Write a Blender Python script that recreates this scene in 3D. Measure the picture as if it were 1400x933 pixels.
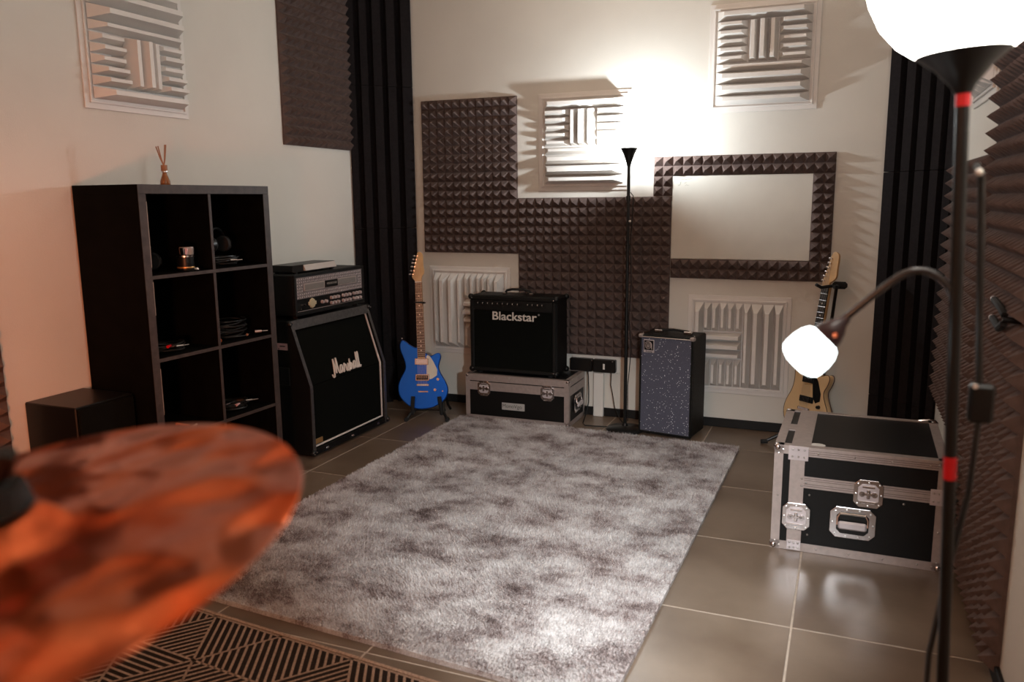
import bpy, math, random
from mathutils import Matrix, Vector
random.seed(7)
for o in list(bpy.data.objects): bpy.data.objects.remove(o)
SC = bpy.context.scene
COL = SC.collection
R = math.radians

# ------------------------------------------------------------------ camera
# solved from the photograph: 1400x933, focal length 1111 px, eye height 1.395 m
TH, PITCH, ROLL, EYE = -0.390637, 0.172289, -0.009067, 1.39487
def _room(v):                       # camera-aligned axes -> room axes (X along back wall, Y into the room)
    c, s = math.cos(TH), math.sin(TH)
    return Vector((c*v[0]+s*v[1], -s*v[0]+c*v[1], v[2]))
fw = Vector((0, math.cos(PITCH), -math.sin(PITCH))); up = Vector((0, math.sin(PITCH), math.cos(PITCH))); rt = Vector((1, 0, 0))
cr, sr = math.cos(ROLL), math.sin(ROLL)
rt, up = cr*rt+sr*up, -sr*rt+cr*up
fw, up, rt = _room(fw), _room(up), _room(rt)
cd = bpy.data.cameras.new('camera'); cam = bpy.data.objects.new('camera', cd); COL.objects.link(cam)
m = Matrix.Identity(4)
for i in range(3): m[i][0], m[i][1], m[i][2] = rt[i], up[i], -fw[i]
m[2][3] = EYE
cam.matrix_world = m
cd.sensor_width = 36; cd.lens = 1111.4/1400*36; cd.clip_start = .05
cd.dof.use_dof = True; cd.dof.focus_distance = 4.2; cd.dof.aperture_fstop = 2.8
SC.camera = cam

# ------------------------------------------------------------------ world, lights, exposure
w = bpy.data.worlds.new('world'); SC.world = w; w.use_nodes = True
w.node_tree.nodes['Background'].inputs[0].default_value = (.02, .017, .015, 1)
w.node_tree.nodes['Background'].inputs[1].default_value = 0.3
SC.view_settings.view_transform = 'Standard'; SC.view_settings.look = 'None'
SC.view_settings.gamma = 1; SC.view_settings.exposure = 0.10; SC.view_settings.use_curve_mapping = False
def lamp(name, kind, loc, power, color, size=.03, rot=None, **k):
    d = bpy.data.lights.new(name, kind); d.energy = power; d.color = color
    if kind == 'AREA': d.size = size
    else: d.shadow_soft_size = size
    for a, b in k.items(): setattr(d, a, b)
    o = bpy.data.objects.new(name, d); COL.objects.link(o); o.location = loc
    if rot: o.rotation_euler = rot
    return o
COOL = (.90, .97, 1.0); WARM = (1.0, .27, .11)
lamp('uplighter_bulb', 'POINT', (-1.195, 4.70, 1.715), 32, COOL, .022)
ub = lamp('uplighter_beam', 'SPOT', (-1.195, 4.70, 1.70), 170, COOL, .03, spot_size=R(56), spot_blend=.8)
ub.rotation_euler = (Vector((-1.195, 4.05, 2.95))-ub.location).to_track_quat('-Z', 'Y').to_euler()
lamp('bowl_bulb', 'POINT', (.146, 1.45, 1.725), 44, COOL, .05)
rb = lamp('reading_bulb', 'SPOT', (-.098, 1.425, 1.112), 205, COOL, .035, spot_size=R(74), spot_blend=1)
rb.rotation_euler = (Vector((-.80, 2.95, 0))-rb.location).to_track_quat('-Z', 'Y').to_euler()
lamp('rear_warm_fill', 'POINT', (-1.6, -1.2, 2.4), 42, (1.0, .43, .21), .15)  # unseen warm fill light added behind the camera, no fixture there
dl = lamp('drum_corner_lamp', 'SPOT', (-1.25, .55, .85), 105, WARM, .1, spot_size=R(60), spot_blend=1)
dl.rotation_euler = (Vector((-3.065, 2.45, .75))-dl.location).to_track_quat('-Z', 'Y').to_euler()

# ------------------------------------------------------------------ materials
MATS = {}
def mat(name, col, rough=.6, metal=0., noise=0., nscale=8., bump=0., bscale=60., spec=.5, emit=None, estr=0., coat=0., col2=None, ndetail=3.):
    if name in MATS: return MATS[name]
    mt = bpy.data.materials.new(name); mt.use_nodes = True; MATS[name] = mt
    nt = mt.node_tree; b = nt.nodes['Principled BSDF']
    b.inputs['Roughness'].default_value = rough; b.inputs['Metallic'].default_value = metal
    b.inputs['Specular IOR Level'].default_value = spec
    b.inputs['Coat Weight'].default_value = coat
    tc = nt.nodes.new('ShaderNodeTexCoord')
    n = nt.nodes.new('ShaderNodeTexNoise'); n.inputs['Scale'].default_value = nscale; n.inputs['Detail'].default_value = ndetail
    nt.links.new(tc.outputs['Object'], n.inputs['Vector'])
    rp = nt.nodes.new('ShaderNodeValToRGB')
    c2 = col2 or tuple(min(1, c*(1+noise)) for c in col)
    c1 = col if col2 else tuple(c*(1-noise) for c in col)
    rp.color_ramp.elements[0].position = .35; rp.color_ramp.elements[1].position = .65
    rp.color_ramp.elements[0].color = (*c1, 1); rp.color_ramp.elements[1].color = (*c2, 1)
    nt.links.new(n.outputs['Fac'], rp.inputs['Fac']); nt.links.new(rp.outputs['Color'], b.inputs['Base Color'])
    if bump:
        n2 = nt.nodes.new('ShaderNodeTexNoise'); n2.inputs['Scale'].default_value = bscale; n2.inputs['Detail'].default_value = 4
        nt.links.new(tc.outputs['Object'], n2.inputs['Vector'])
        bp = nt.nodes.new('ShaderNodeBump'); bp.inputs['Strength'].default_value = bump; bp.inputs['Distance'].default_value = .01
        nt.links.new(n2.outputs['Fac'], bp.inputs['Height']); nt.links.new(bp.outputs['Normal'], b.inputs['Normal'])
    if emit:
        b.inputs['Emission Color'].default_value = (*emit, 1); b.inputs['Emission Strength'].default_value = estr
    return mt
WALL = mat('wall_paint', (.68, .645, .585), .85, noise=.03, nscale=2, bump=.08, bscale=180)
CEIL = mat('ceiling_paint', (.72, .56, .43), .9, noise=.02)
TILE = mat('floor_tile_stone', (.115, .076, .050), .33, noise=.0, nscale=2.4, col2=(.185, .135, .096), bump=.04, bscale=30, ndetail=6)
GROUT = mat('grout', (.42, .345, .28), .9, noise=.1, nscale=30)
BASE = mat('baseboard_black', (.007, .0065, .006), .55, noise=.2, spec=.3)
FOAM = mat('charcoal_foam', (.120, .085, .076), .95, noise=.14, nscale=30, bump=.25, bscale=400, spec=.15)
TRAP = mat('black_trap_foam', (.011, .0085, .0092), .95, noise=.2, nscale=60, bump=.3, bscale=400, spec=.2)
PLASTIC = mat('white_formed_plastic', (.74, .70, .66), .42, noise=.02)
BOARD = mat('whiteboard_enamel', (.62, .60, .54), .3, noise=.02)
INK = mat('marker_ink', (.28, .31, .27), .6)
TOLEX = mat('black_vinyl', (.0035, .0035, .003), .5, noise=.2, nscale=40, bump=.3, bscale=500, spec=.25)
TOLEXG = mat('grey_worn_vinyl', (.05, .044, .042), .5, noise=.3, nscale=60, bump=.3, bscale=500)
GRILLE = mat('black_grille_cloth', (.0045, .005, .004), .9, noise=.25, nscale=300, spec=.05)
BLACKP = mat('black_plastic', (.004, .004, .004), .38, noise=.1, spec=.35)
BLACKM = mat('black_metal', (.007, .007, .007), .35, noise=.1, spec=.35)
RUBBER = mat('black_rubber', (.007, .007, .007), .8, noise=.1)
CHROME = mat('chrome', (.60, .55, .54), .2, metal=1, noise=.04)
ALU = mat('brushed_aluminium', (.47, .40, .375), .45, metal=.6, noise=.06, nscale=50, bump=.05, bscale=300)
PIPING = mat('white_piping', (.62, .57, .54), .5, noise=.05)
SCRIPT = mat('cream_script', (.70, .64, .58), .45, noise=.03)
GOLD = mat('gold_plate', (.55, .32, .12), .35, metal=.7, noise=.1)
LAMI = mat('black_laminate', (.004, .004, .004), .42, noise=.2, nscale=90, spec=.3, bump=.1, bscale=300)
WOOD_BK = mat('black_brown_wood', (.0025, .0024, .002), .75, noise=.3, nscale=12, spec=.06, bump=.05, bscale=80)
WOOD_ED = mat('black_brown_edge', (.045, .034, .031), .6, noise=.25, nscale=30)
PALE_EDGE = mat('pale_edge', (.42, .36, .31), .6, noise=.1)
BLUE = mat('blue_metallic_paint', (.006, .12, .62), .38, metal=.75, noise=.06, nscale=400, coat=.1)
CREAM = mat('cream_lacquer', (.66, .46, .25), .3, noise=.04, coat=.4)
MAPLE = mat('maple_wood', (.55, .33, .15), .4, noise=.12, nscale=14, coat=.2)
ROSE = mat('rosewood', (.055, .030, .022), .5, noise=.3, nscale=40)
BINDING = mat('brown_binding', (.06, .022, .012), .4)
PARCH = mat('parchment_plastic', (.66, .60, .50), .4, noise=.03)
PEARL = mat('pearl_dot', (.8, .76, .7), .3)
STEEL = mat('steel_wire', (.55, .52, .5), .3, metal=1)
PINK = mat('pink_sticker', (.62, .38, .40), .6, noise=.06, nscale=60)
RED = mat('red_plastic', (.55, .006, .012), .35, noise=.05)
ORANGE = mat('orange_plastic', (.75, .18, .06), .45)
WHITEP = mat('white_plastic', (.72, .70, .66), .45, noise=.02)
SILVERC = mat('silver_plate', (.62, .56, .57), .33, metal=.35, noise=.06)
AMBER = mat('amber_liquid_glass', (.30, .09, .02), .12, noise=.1, coat=.5)
REED = mat('reed_stick', (.35, .17, .09), .7, noise=.15)
GLASSY = mat('clear_glass', (.30, .26, .24), .08, noise=.1, spec=.9, coat=1)
LABELM = mat('metal_label', (.52, .50, .48), .4, metal=.3)
DARKINK = mat('dark_print', (.03, .028, .026), .6)
SHADE = mat('lit_white_shade', (.8, .8, .8), .5, emit=(.90, 1.0, 1.0), estr=4.5)
BRONZE = None
def cymbal_mat():
    mt = mat('hammered_bronze', (.55, .105, .035), .30, metal=1, noise=0, nscale=7, col2=(.72, .19, .075))
    nt = mt.node_tree; b = nt.nodes['Principled BSDF']
    tc = nt.nodes.new('ShaderNodeTexCoord')
    v = nt.nodes.new('ShaderNodeTexVoronoi'); v.feature = 'SMOOTH_F1'; v.inputs['Scale'].default_value = 13; v.inputs['Smoothness'].default_value = .7
    n = nt.nodes.new('ShaderNodeTexNoise'); n.inputs['Scale'].default_value = 8
    nt.links.new(tc.outputs['Object'], v.inputs['Vector']); nt.links.new(tc.outputs['Object'], n.inputs['Vector'])
    a = nt.nodes.new('ShaderNodeMath'); a.operation = 'ADD'
    nt.links.new(v.outputs['Distance'], a.inputs[0]); nt.links.new(n.outputs['Fac'], a.inputs[1])
    b.inputs['Anisotropic'].default_value = .45
    tg = nt.nodes.new('ShaderNodeTangent'); tg.direction_type = 'RADIAL'; tg.axis = 'Z'; nt.links.new(tg.outputs[0], b.inputs['Tangent'])
    bp = nt.nodes.new('ShaderNodeBump'); bp.inputs['Strength'].default_value = 1; bp.inputs['Distance'].default_value = .030
    nt.links.new(a.outputs[0], bp.inputs['Height']); nt.links.new(bp.outputs['Normal'], b.inputs['Normal'])
    return mt
def rug_mat(name, cols, scale):
    mt = bpy.data.materials.new(name); mt.use_nodes = True
    nt = mt.node_tree; b = nt.nodes['Principled BSDF']; b.inputs['Roughness'].default_value = .95; b.inputs['Specular IOR Level'].default_value = .15
    tc = nt.nodes.new('ShaderNodeTexCoord')
    mp = nt.nodes.new('ShaderNodeMapping'); mp.inputs['Scale'].default_value = (1, 1.25, .02)
    nt.links.new(tc.outputs['Object'], mp.inputs['Vector'])
    n = nt.nodes.new('ShaderNodeTexNoise'); n.inputs['Scale'].default_value = scale; n.inputs['Detail'].default_value = 9; n.inputs['Roughness'].default_value = .74
    nt.links.new(mp.outputs['Vector'], n.inputs['Vector'])
    rp = nt.nodes.new('ShaderNodeValToRGB'); e = rp.color_ramp.elements
    e[0].position, e[0].color = cols[0][0], (*cols[0][1], 1); e[1].position, e[1].color = cols[-1][0], (*cols[-1][1], 1)
    for p, c in cols[1:-1]:
        q = e.new(p); q.color = (*c, 1)
    n2 = nt.nodes.new('ShaderNodeTexNoise'); n2.inputs['Scale'].default_value = 230
    nt.links.new(tc.outputs['Object'], n2.inputs['Vector'])
    mx = nt.nodes.new('ShaderNodeMath'); mx.operation = 'MULTIPLY_ADD'; mx.inputs[1].default_value = .40
    nt.links.new(n2.outputs['Fac'], mx.inputs[0]); nt.links.new(n.outputs['Fac'], mx.inputs[2])
    sb = nt.nodes.new('ShaderNodeMath'); sb.operation = 'SUBTRACT'; sb.inputs[1].default_value = .20
    nt.links.new(mx.outputs[0], sb.inputs[0]); nt.links.new(sb.outputs[0], rp.inputs['Fac'])
    nt.links.new(rp.outputs['Color'], b.inputs['Base Color'])
    return mt
def sparkle_mat():
    mt = bpy.data.materials.new('blue_sparkle_cloth'); mt.use_nodes = True; nt = mt.node_tree; b = nt.nodes['Principled BSDF']
    tc = nt.nodes.new('ShaderNodeTexCoord'); v = nt.nodes.new('ShaderNodeTexVoronoi'); v.inputs['Scale'].default_value = 150
    nt.links.new(tc.outputs['Object'], v.inputs['Vector'])
    sp = nt.nodes.new('ShaderNodeSeparateColor'); nt.links.new(v.outputs['Color'], sp.inputs[0])
    g = nt.nodes.new('ShaderNodeMath'); g.operation = 'GREATER_THAN'; g.inputs[1].default_value = .86; nt.links.new(sp.outputs[0], g.inputs[0])
    d = nt.nodes.new('ShaderNodeMath'); d.operation = 'LESS_THAN'; d.inputs[1].default_value = .30; nt.links.new(v.outputs['Distance'], d.inputs[0])
    ml = nt.nodes.new('ShaderNodeMath'); ml.operation = 'MULTIPLY'; nt.links.new(g.outputs[0], ml.inputs[0]); nt.links.new(d.outputs[0], ml.inputs[1])
    n = nt.nodes.new('ShaderNodeTexNoise'); n.inputs['Scale'].default_value = 300; nt.links.new(tc.outputs['Object'], n.inputs['Vector'])
    rp = nt.nodes.new('ShaderNodeValToRGB'); rp.color_ramp.elements[0].color = (.050, .054, .082, 1); rp.color_ramp.elements[1].color = (.105, .108, .150, 1)
    rp.color_ramp.elements[0].position = .35; rp.color_ramp.elements[1].position = .65
    nt.links.new(n.outputs['Fac'], rp.inputs['Fac'])
    mx = nt.nodes.new('ShaderNodeMix'); mx.data_type = 'RGBA'
    nt.links.new(ml.outputs[0], mx.inputs[0]); nt.links.new(rp.outputs['Color'], mx.inputs[6]); mx.inputs[7].default_value = (.95, .95, 1, 1)
    nt.links.new(mx.outputs[2], b.inputs['Base Color']); b.inputs['Roughness'].default_value = .7
    return mt

# ------------------------------------------------------------------ mesh helpers
def Tm(loc=(0, 0, 0), rx=0, ry=0, rz=0):
    return Matrix.Translation(loc) @ Matrix.Rotation(rz, 4, 'Z') @ Matrix.Rotation(ry, 4, 'Y') @ Matrix.Rotation(rx, 4, 'X')
class MB:
    def __init__(s): s.v = []; s.f = []
    def add(s, vs, fs, M=None):
        k = len(s.v)
        s.v += [tuple(M @ Vector(p)) if M is not None else tuple(p) for p in vs]
        s.f += [tuple(i+k for i in f) for f in fs]; return s
    def box(s, x0, x1, y0, y1, z0, z1, ch=0., M=None):
        if ch <= 0:
            vs = [(x, y, z) for z in (z0, z1) for y in (y0, y1) for x in (x0, x1)]
            return s.add(vs, [(0, 2, 3, 1), (4, 5, 7, 6), (0, 1, 5, 4), (2, 6, 7, 3), (0, 4, 6, 2), (1, 3, 7, 5)], M)
        X, Y, Z = (x0, x1), (y0, y1), (z0, z1); vs = []; idx = {}
        sg = (1, -1)
        for i in (0, 1):
            for j in (0, 1):
                for k in (0, 1):
                    for a in range(3):
                        p = [X[i]+(ch*sg[i] if a != 0 else 0), Y[j]+(ch*sg[j] if a != 1 else 0), Z[k]+(ch*sg[k] if a != 2 else 0)]
                        idx[i, j, k, a] = len(vs); vs.append(p)
        f = []
        def q(l, flip): f.append(tuple(reversed(l)) if flip else tuple(l))
        for a in range(3):
            b, c = (a+1) % 3, (a+2) % 3
            for e in (0, 1):
                l = []
                for (u, v) in ((0, 0), (1, 0), (1, 1), (0, 1)):
                    t = [0, 0, 0]; t[a] = e; t[b] = u; t[c] = v; l.append(idx[(*t, a)])
                q(l, e == 0)
            for u in (0, 1):          # edges along axis a
                for v in (0, 1):
                    t0 = [0, 0, 0]; t0[b] = u; t0[c] = v; t1 = list(t0); t1[a] = 1
                    l = [idx[(*t0, b)], idx[(*t1, b)], idx[(*t1, c)], idx[(*t0, c)]]
                    q(l, u == v)
        for i in (0, 1):
            for j in (0, 1):
                for k in (0, 1):
                    q([idx[i, j, k, 0], idx[i, j, k, 1], idx[i, j, k, 2]], (i+j+k) % 2 == 0)
        return s.add(vs, f, M)
    def cyl(s, p0, p1, r0, r1=None, n=14, M=None):
        r1 = r0 if r1 is None else r1
        p0, p1 = Vector(p0), Vector(p1); d = (p1-p0).normalized()
        a = d.orthogonal().normalized(); b = d.cross(a); vs = []
        for p, r in ((p0, r0), (p1, r1)):
            for i in range(n):
                t = 2*math.pi*i/n; vs.append(p+(a*math.cos(t)+b*math.sin(t))*r)
        f = [(i, (i+1) % n, n+(i+1) % n, n+i) for i in range(n)]+[tuple(range(n-1, -1, -1)), tuple(range(n, 2*n))]
        return s.add(vs, f, M)
    def tube(s, path, r, n=8, closed=False, M=None):
        P = [Vector(p) for p in path]; m_ = len(P); vs = []; prev = None
        rr = r if isinstance(r, (list, tuple)) else [r]*m_
        for i in range(m_):
            if closed: d = (P[(i+1) % m_]-P[i-1])
            else: d = (P[min(i+1, m_-1)]-P[max(i-1, 0)])
            d.normalize()
            a = d.orthogonal().normalized() if prev is None else (prev-d*prev.dot(d)).normalized()
            prev = a; b = d.cross(a)
            for k in range(n):
                t = 2*math.pi*k/n; vs.append(P[i]+(a*math.cos(t)+b*math.sin(t))*rr[i])
        f = []
        for i in range(m_ if closed else m_-1):
            j = (i+1) % m_
            for k in range(n): f.append((i*n+k, i*n+(k+1) % n, j*n+(k+1) % n, j*n+k))
        if not closed: f += [tuple(range(n-1, -1, -1)), tuple(range((m_-1)*n, m_*n))]
        return s.add(vs, f, M)
    def lathe(s, prof, n=32, M=None):
        vs = []; f = []; m_ = len(prof)
        for r, z in prof:
            for i in range(n):
                t = 2*math.pi*i/n; vs.append((r*math.cos(t), r*math.sin(t), z))
        for j in range(m_-1):
            for i in range(n): f.append((j*n+i, j*n+(i+1) % n, (j+1)*n+(i+1) % n, (j+1)*n+i))
        return s.add(vs, f, M)
    def prism(s, poly, y0, y1, M=None, ch=0.):
        """polygon in x,z extruded along y (y0 = front)"""
        n = len(poly); rings = []
        def inset(d):
            out = []
            for i in range(n):
                p, a, b = Vector(poly[i]), Vector(poly[i-1]), Vector(poly[(i+1) % n])
                e1 = (p-a).normalized(); e2 = (b-p).normalized()
                nn = (Vector((-e1.y, e1.x))+Vector((-e2.y, e2.x)))
                nn = nn.normalized() if nn.length > 1e-6 else Vector((0, 0))
                out.append(p+nn*d*sgn)
            return out
        area = sum(poly[i-1][0]*poly[i][1]-poly[i][0]*poly[i-1][1] for i in range(n)); sgn = 1 if area > 0 else -1
        if ch: rings = [(inset(ch), y0), (inset(ch*.3), y0+ch*.3), (inset(0), y0+ch), (inset(0), y1-ch), (inset(ch), y1)]
        else: rings = [(inset(0), y0), (inset(0), y1)]
        vs = [(p[0], y, p[1]) for r_, y in rings for p in r_]; f = []
        for j in range(len(rings)-1):
            for i in range(n):
                q = (j*n+i, j*n+(i+1) % n, (j+1)*n+(i+1) % n, (j+1)*n+i)
                f.append(q[::-1] if area < 0 else q)
        a, b = tuple(range(n)), tuple(range((len(rings)-1)*n, len(rings)*n))
        f += [a[::-1], b] if area < 0 else [a, b[::-1]]
        f = [g[::-1] for g in f] if area > 0 else f
        return s.add(vs, f, M)
    def sphere(s, c, r, n=12, m_=8, M=None, sc=(1, 1, 1)):
        prof = [(max(1e-4, r*math.sin(math.pi*j/m_)), -r*math.cos(math.pi*j/m_)) for j in range(m_+1)]
        MM = Matrix.Translation(c) @ Matrix.Diagonal((*sc, 1))
        return s.lathe(prof, n, (M @ MM) if M is not None else MM)
    def build(s, name, material, parent=None, smooth=True, loc=None, rot=None):
        me = bpy.data.meshes.new(name); me.from_pydata(s.v, [], s.f)
        me.materials.append(material)
        if smooth:
            me.shade_smooth(); me.set_sharp_from_angle(angle=R(38))
        me.validate()
        o = bpy.data.objects.new(name, me); COL.objects.link(o)
        if parent is not None: o.parent = parent
        if loc: o.location = loc
        if rot: o.rotation_euler = rot
        return o
def thing(name, label, cat, loc=(0, 0, 0), rz=0, group=None, rot=None):
    o = bpy.data.objects.new(name, None); COL.objects.link(o); o.empty_display_size = .05
    o.location = loc; o.rotation_euler = rot if rot else (0, 0, rz)
    o['label'] = label; o['category'] = cat
    if group: o['group'] = group
    return o
def tag(o, label, cat, group=None):
    o['label'] = label; o['category'] = cat
    if group: o['group'] = group
    return o
def struct(o): o['kind'] = 'structure'; return o
def dup(o, parent=None):
    c = o.copy(); COL.objects.link(c); c.parent = parent
    for ch in list(o.children): dup(ch, c)
    return c
def text(body, size, name, material, parent, M, ext=.0008, bold=0., shear=0., spacing=1.):
    cu = bpy.data.curves.new(name, 'FONT'); cu.body = body; cu.size = size; cu.extrude = ext; cu.offset = bold
    cu.shear = shear; cu.space_character = spacing; cu.align_x = 'CENTER'; cu.align_y = 'CENTER'
    t = bpy.data.objects.new(name, cu); COL.objects.link(t)
    me = bpy.data.meshes.new_from_object(t); bpy.data.objects.remove(t)
    me.transform(M); me.materials.clear(); me.materials.append(material)
    o = bpy.data.objects.new(name, me); COL.objects.link(o); o.parent = parent
    return o
FRONT = Matrix.Rotation(R(90), 4, 'X')     # text plane -> local x,z facing -y

# ------------------------------------------------------------------ room
XL, XR, YB, YF, ZC = -3.065, .476, 4.985, -2.2, 2.95
def slab(name, a, m_): return struct(MB().box(*a).build(name, m_, smooth=False))
floor = slab('floor', (XL-.1, XR+.1, YF-.1, YB+.1, -.1, -.0015), GROUT)
slab('ceiling', (XL-.1, XR+.1, YF-.1, YB+.1, ZC, ZC+.1), CEIL)
slab('wall_back', (XL-.1, XR+.1, YB, YB+.1, 0, ZC), WALL)
slab('wall_left', (XL-.1, XL, YF, YB, 0, ZC), WALL)
slab('wall_right', (XR, XR+.1, YF, YB, 0, ZC), WALL)
slab('wall_front', (XL-.1, XR+.1, YF-.1, YF, 0, ZC), WALL)
BBH = .055
for nm, a in (('baseboard_back', (XL+.30, XR-.30, YB-.014, YB, 0, BBH)), ('baseboard_left', (XL, XL+.014, YF, YB-.30, 0, BBH)), ('baseboard_right', (XR-.014, XR, YF, YB-.30, 0, BBH))):
    struct(MB().box(*a, ch=.003).build(nm, BASE, smooth=False))
# floor tiles: one object each, joints recessed
tw, tl, gap = .612, .64, .0068
xs = [-2.548+tw*i for i in range(-1, 6)]
tcache = {}
for x in xs:
    off = 3.375 if x < -1.95 else 3.27
    for j in range(-9, 4):
        y0 = off+tl*j; x0, x1, y1 = max(x, XL), min(x+tw, XR), min(y0+tl, YB); y0 = max(y0, YF)
        if x1-x0 < .02 or y1-y0 < .02: continue
        wx, wy = x1-x0-gap, y1-y0-gap
        key = (round(wx, 3), round(wy, 3))
        if key not in tcache:
            o = MB().box(-wx/2, wx/2, -wy/2, wy/2, -.008, 0, ch=.0012).build('floor_tile', TILE, floor, smooth=False); tcache[key] = o
        else:
            o = tcache[key].copy(); COL.objects.link(o); o.parent = floor
        o.location = ((x0+x1)/2, (y0+y1)/2, random.uniform(-.0006, 0))
# give each tile its own cut of the stone noise
nt = TILE.node_tree
oi = nt.nodes.new('ShaderNodeObjectInfo'); tc = [n for n in nt.nodes if n.type == 'TEX_COORD'][0]
ad = nt.nodes.new('ShaderNodeVectorMath'); ad.operation = 'ADD'
mu = nt.nodes.new('ShaderNodeVectorMath'); mu.operation = 'SCALE'; mu.inputs['Scale'].default_value = 37
cb = nt.nodes.new('ShaderNodeCombineXYZ'); nt.links.new(oi.outputs['Random'], cb.inputs[0]); nt.links.new(oi.outputs['Random'], cb.inputs[1])
nt.links.new(cb.outputs[0], mu.inputs[0]); nt.links.new(tc.outputs['Object'], ad.inputs[0]); nt.links.new(mu.outputs[0], ad.inputs[1])
for n in nt.nodes:
    if n.type == 'TEX_NOISE': nt.links.new(ad.outputs[0], n.inputs['Vector'])

# ------------------------------------------------------------------ acoustic foam (u along wall, v up, tips towards -y local)
def foam_panel(name, label, nu, nv, pu, pv, loc, rz, group, M_extra=None, skip=None, depth=.054, basee=.012):
    mb = MB(); W_, H_ = nu*pu, nv*pv
    mb.box(0, W_, -basee, 0, 0, H_)
    for i in range(nu):
        for j in range(nv):
            if skip and skip(i, j): continue
            x0, z0 = i*pu, j*pv; e = .0015
            jx, jz = random.uniform(-.0022, .0022), random.uniform(-.0022, .0022)
            mb.add([(x0+e, -basee, z0+e), (x0+pu-e, -basee, z0+e), (x0+pu-e, -basee, z0+pv-e), (x0+e, -basee, z0+pv-e),
                    (x0+pu/2+jx-.002, -depth, z0+pv/2+jz), (x0+pu/2+jx+.002, -depth, z0+pv/2+jz)],
                   [(0, 1, 5, 4), (1, 2, 5), (2, 3, 4, 5), (3, 0, 4)])
    o = mb.build(name, FOAM, smooth=False, loc=loc, rot=(0, 0, rz))
    return tag(o, label, 'acoustic foam', group)
def wb(x, z): return x*.987, 1.395+(z-1.395)*.987     # points measured on a plane at y=5.05 -> back wall
P = .0588
gB = 'pyramid foam on the back wall'
def back_foam(label, x0, x1, z0, z1, nu, nv):
    (a, c), (b, d) = wb(x0, z0), wb(x1, z1)
    return foam_panel('acoustic_foam_panel', label, nu, nv, (b-a)/nu, (d-c)/nv, (a, YB-.001, c), 0, gB)
back_foam('charcoal pyramid foam panel rising highest, against the corner bass trap behind the blue guitar', -2.725, -2.028, 1.04, 2.055, 12, 17)
back_foam('wide charcoal pyramid foam panel behind the combo amplifier and the thin floor lamp', -2.022, -1.012, .385, 1.405, 17, 17)
back_foam('narrow upright pyramid foam strip along the near side of the whiteboard toward the thin lamp', -1.124, -1.008, 1.409, 1.645, 2, 4)
back_foam('long pyramid foam strip along the top of the whiteboard', -1.006, -.085, 1.528, 1.645, 16, 2)
back_foam('upright pyramid foam strip beside the whiteboard above the cream guitar', -.203, -.085, 1.028, 1.526, 2, 9)
back_foam('long pyramid foam strip along the bottom of the whiteboard', -1.008, -.085, .908, 1.025, 16, 2)
# left wall (seen at x=-3.06): panel above the amp stack, panel near the drum corner
foam_panel('acoustic_foam_panel', 'brown-grey pyramid foam panel high on the side wall above the amplifier stack', 12, 18, .0572, .0565, (XL+.001, 3.98, 1.722), R(90), 'pyramid foam on the side walls')
foam_panel('acoustic_foam_panel', 'tall floor-to-ceiling pyramid foam panel on the wall beside the plain black box', 26, 49, P, .0595, (XL+.001, 2.14-26*P, .03), R(90), 'pyramid foam on the side walls')
# right wall
kr = XR/.483
foam_panel('acoustic_foam_panel', 'wide pyramid foam panel on the side wall behind the flight case', 21, 19, .0571, .0598, (XR-.001, 4.56, .408), R(-90), 'pyramid foam on the side walls')
foam_panel('acoustic_foam_panel', 'tall floor-to-ceiling pyramid foam panel behind the bowl floor lamp', 14, 49, .060, .0595, (XR-.001, 3.355, .03), R(-90), 'pyramid foam on the side walls')

# ------------------------------------------------------------------ corner bass traps
def trap_poly(s=.3):
    """plan outline, corner at origin, legs along +x and -y; grooved diagonal front"""
    A, B = Vector((0, -s)), Vector((s, 0)); d = (B-A).normalized(); n = Vector((d.y, -d.x))
    L = (B-A).length; pts = [Vector((0, 0)), A+Vector((.0, 0))]
    fr = [(0, .10), (.19, .30), (.39, .52), (.61, .74), (.84, 1.0)]
    dep = .055
    out = [Vector((0, 0)), A]
    lift = .02
    for k, (a, b) in enumerate(fr):
        a, b = a*L, b*L
        if k > 0: out.append(A+d*a-n*dep+n*lift); out.append(A+d*a+n*lift)
        else: out.append(A+n*lift)
        out.append(A+d*b+n*lift)
        if k < len(fr)-1: out.append(A+d*b-n*dep+n*lift)
    out.append(B)
    return out
def trap(loc, mirror, zs, labels):
    for (z0, z1), lb in zip(zip(zs, zs[1:]), labels):
        pl = [((-p.x if mirror else p.x), p.y) for p in trap_poly()]
        n = len(pl); g = .0015
        vs = [(x, y, z0+g) for x, y in pl]+[(x, y, z1-g) for x, y in pl]
        fs = [(i, (i+1) % n, n+(i+1) % n, n+i) for i in range(n)]+[tuple(range(n-1, -1, -1)), tuple(range(n, 2*n))]
        if mirror: fs = [f[::-1] for f in fs]
        o = MB().add(vs, fs).build('bass_trap', TRAP, smooth=False, loc=loc)
        tag(o, lb, 'bass trap', 'grooved corner bass traps')
trap((XL+.002, YB-.002, 0), False, (0, .26, 1.21, 2.14, ZC-.01), ('low black foam corner plinth block behind the amplifier stack', 'black grooved corner bass trap behind the blue guitar', 'black grooved corner bass trap between the two high foam panels', 'topmost black grooved corner bass trap beside the high side wall foam'))
trap((XR-.002, YB-.002, 0), True, (0, .28, 1.525, 2.77), ('low black foam corner plinth block behind the flight case', 'black grooved corner bass trap behind the reading lamp arm', 'upper black grooved corner bass trap behind the white lamp bowl'))

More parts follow.
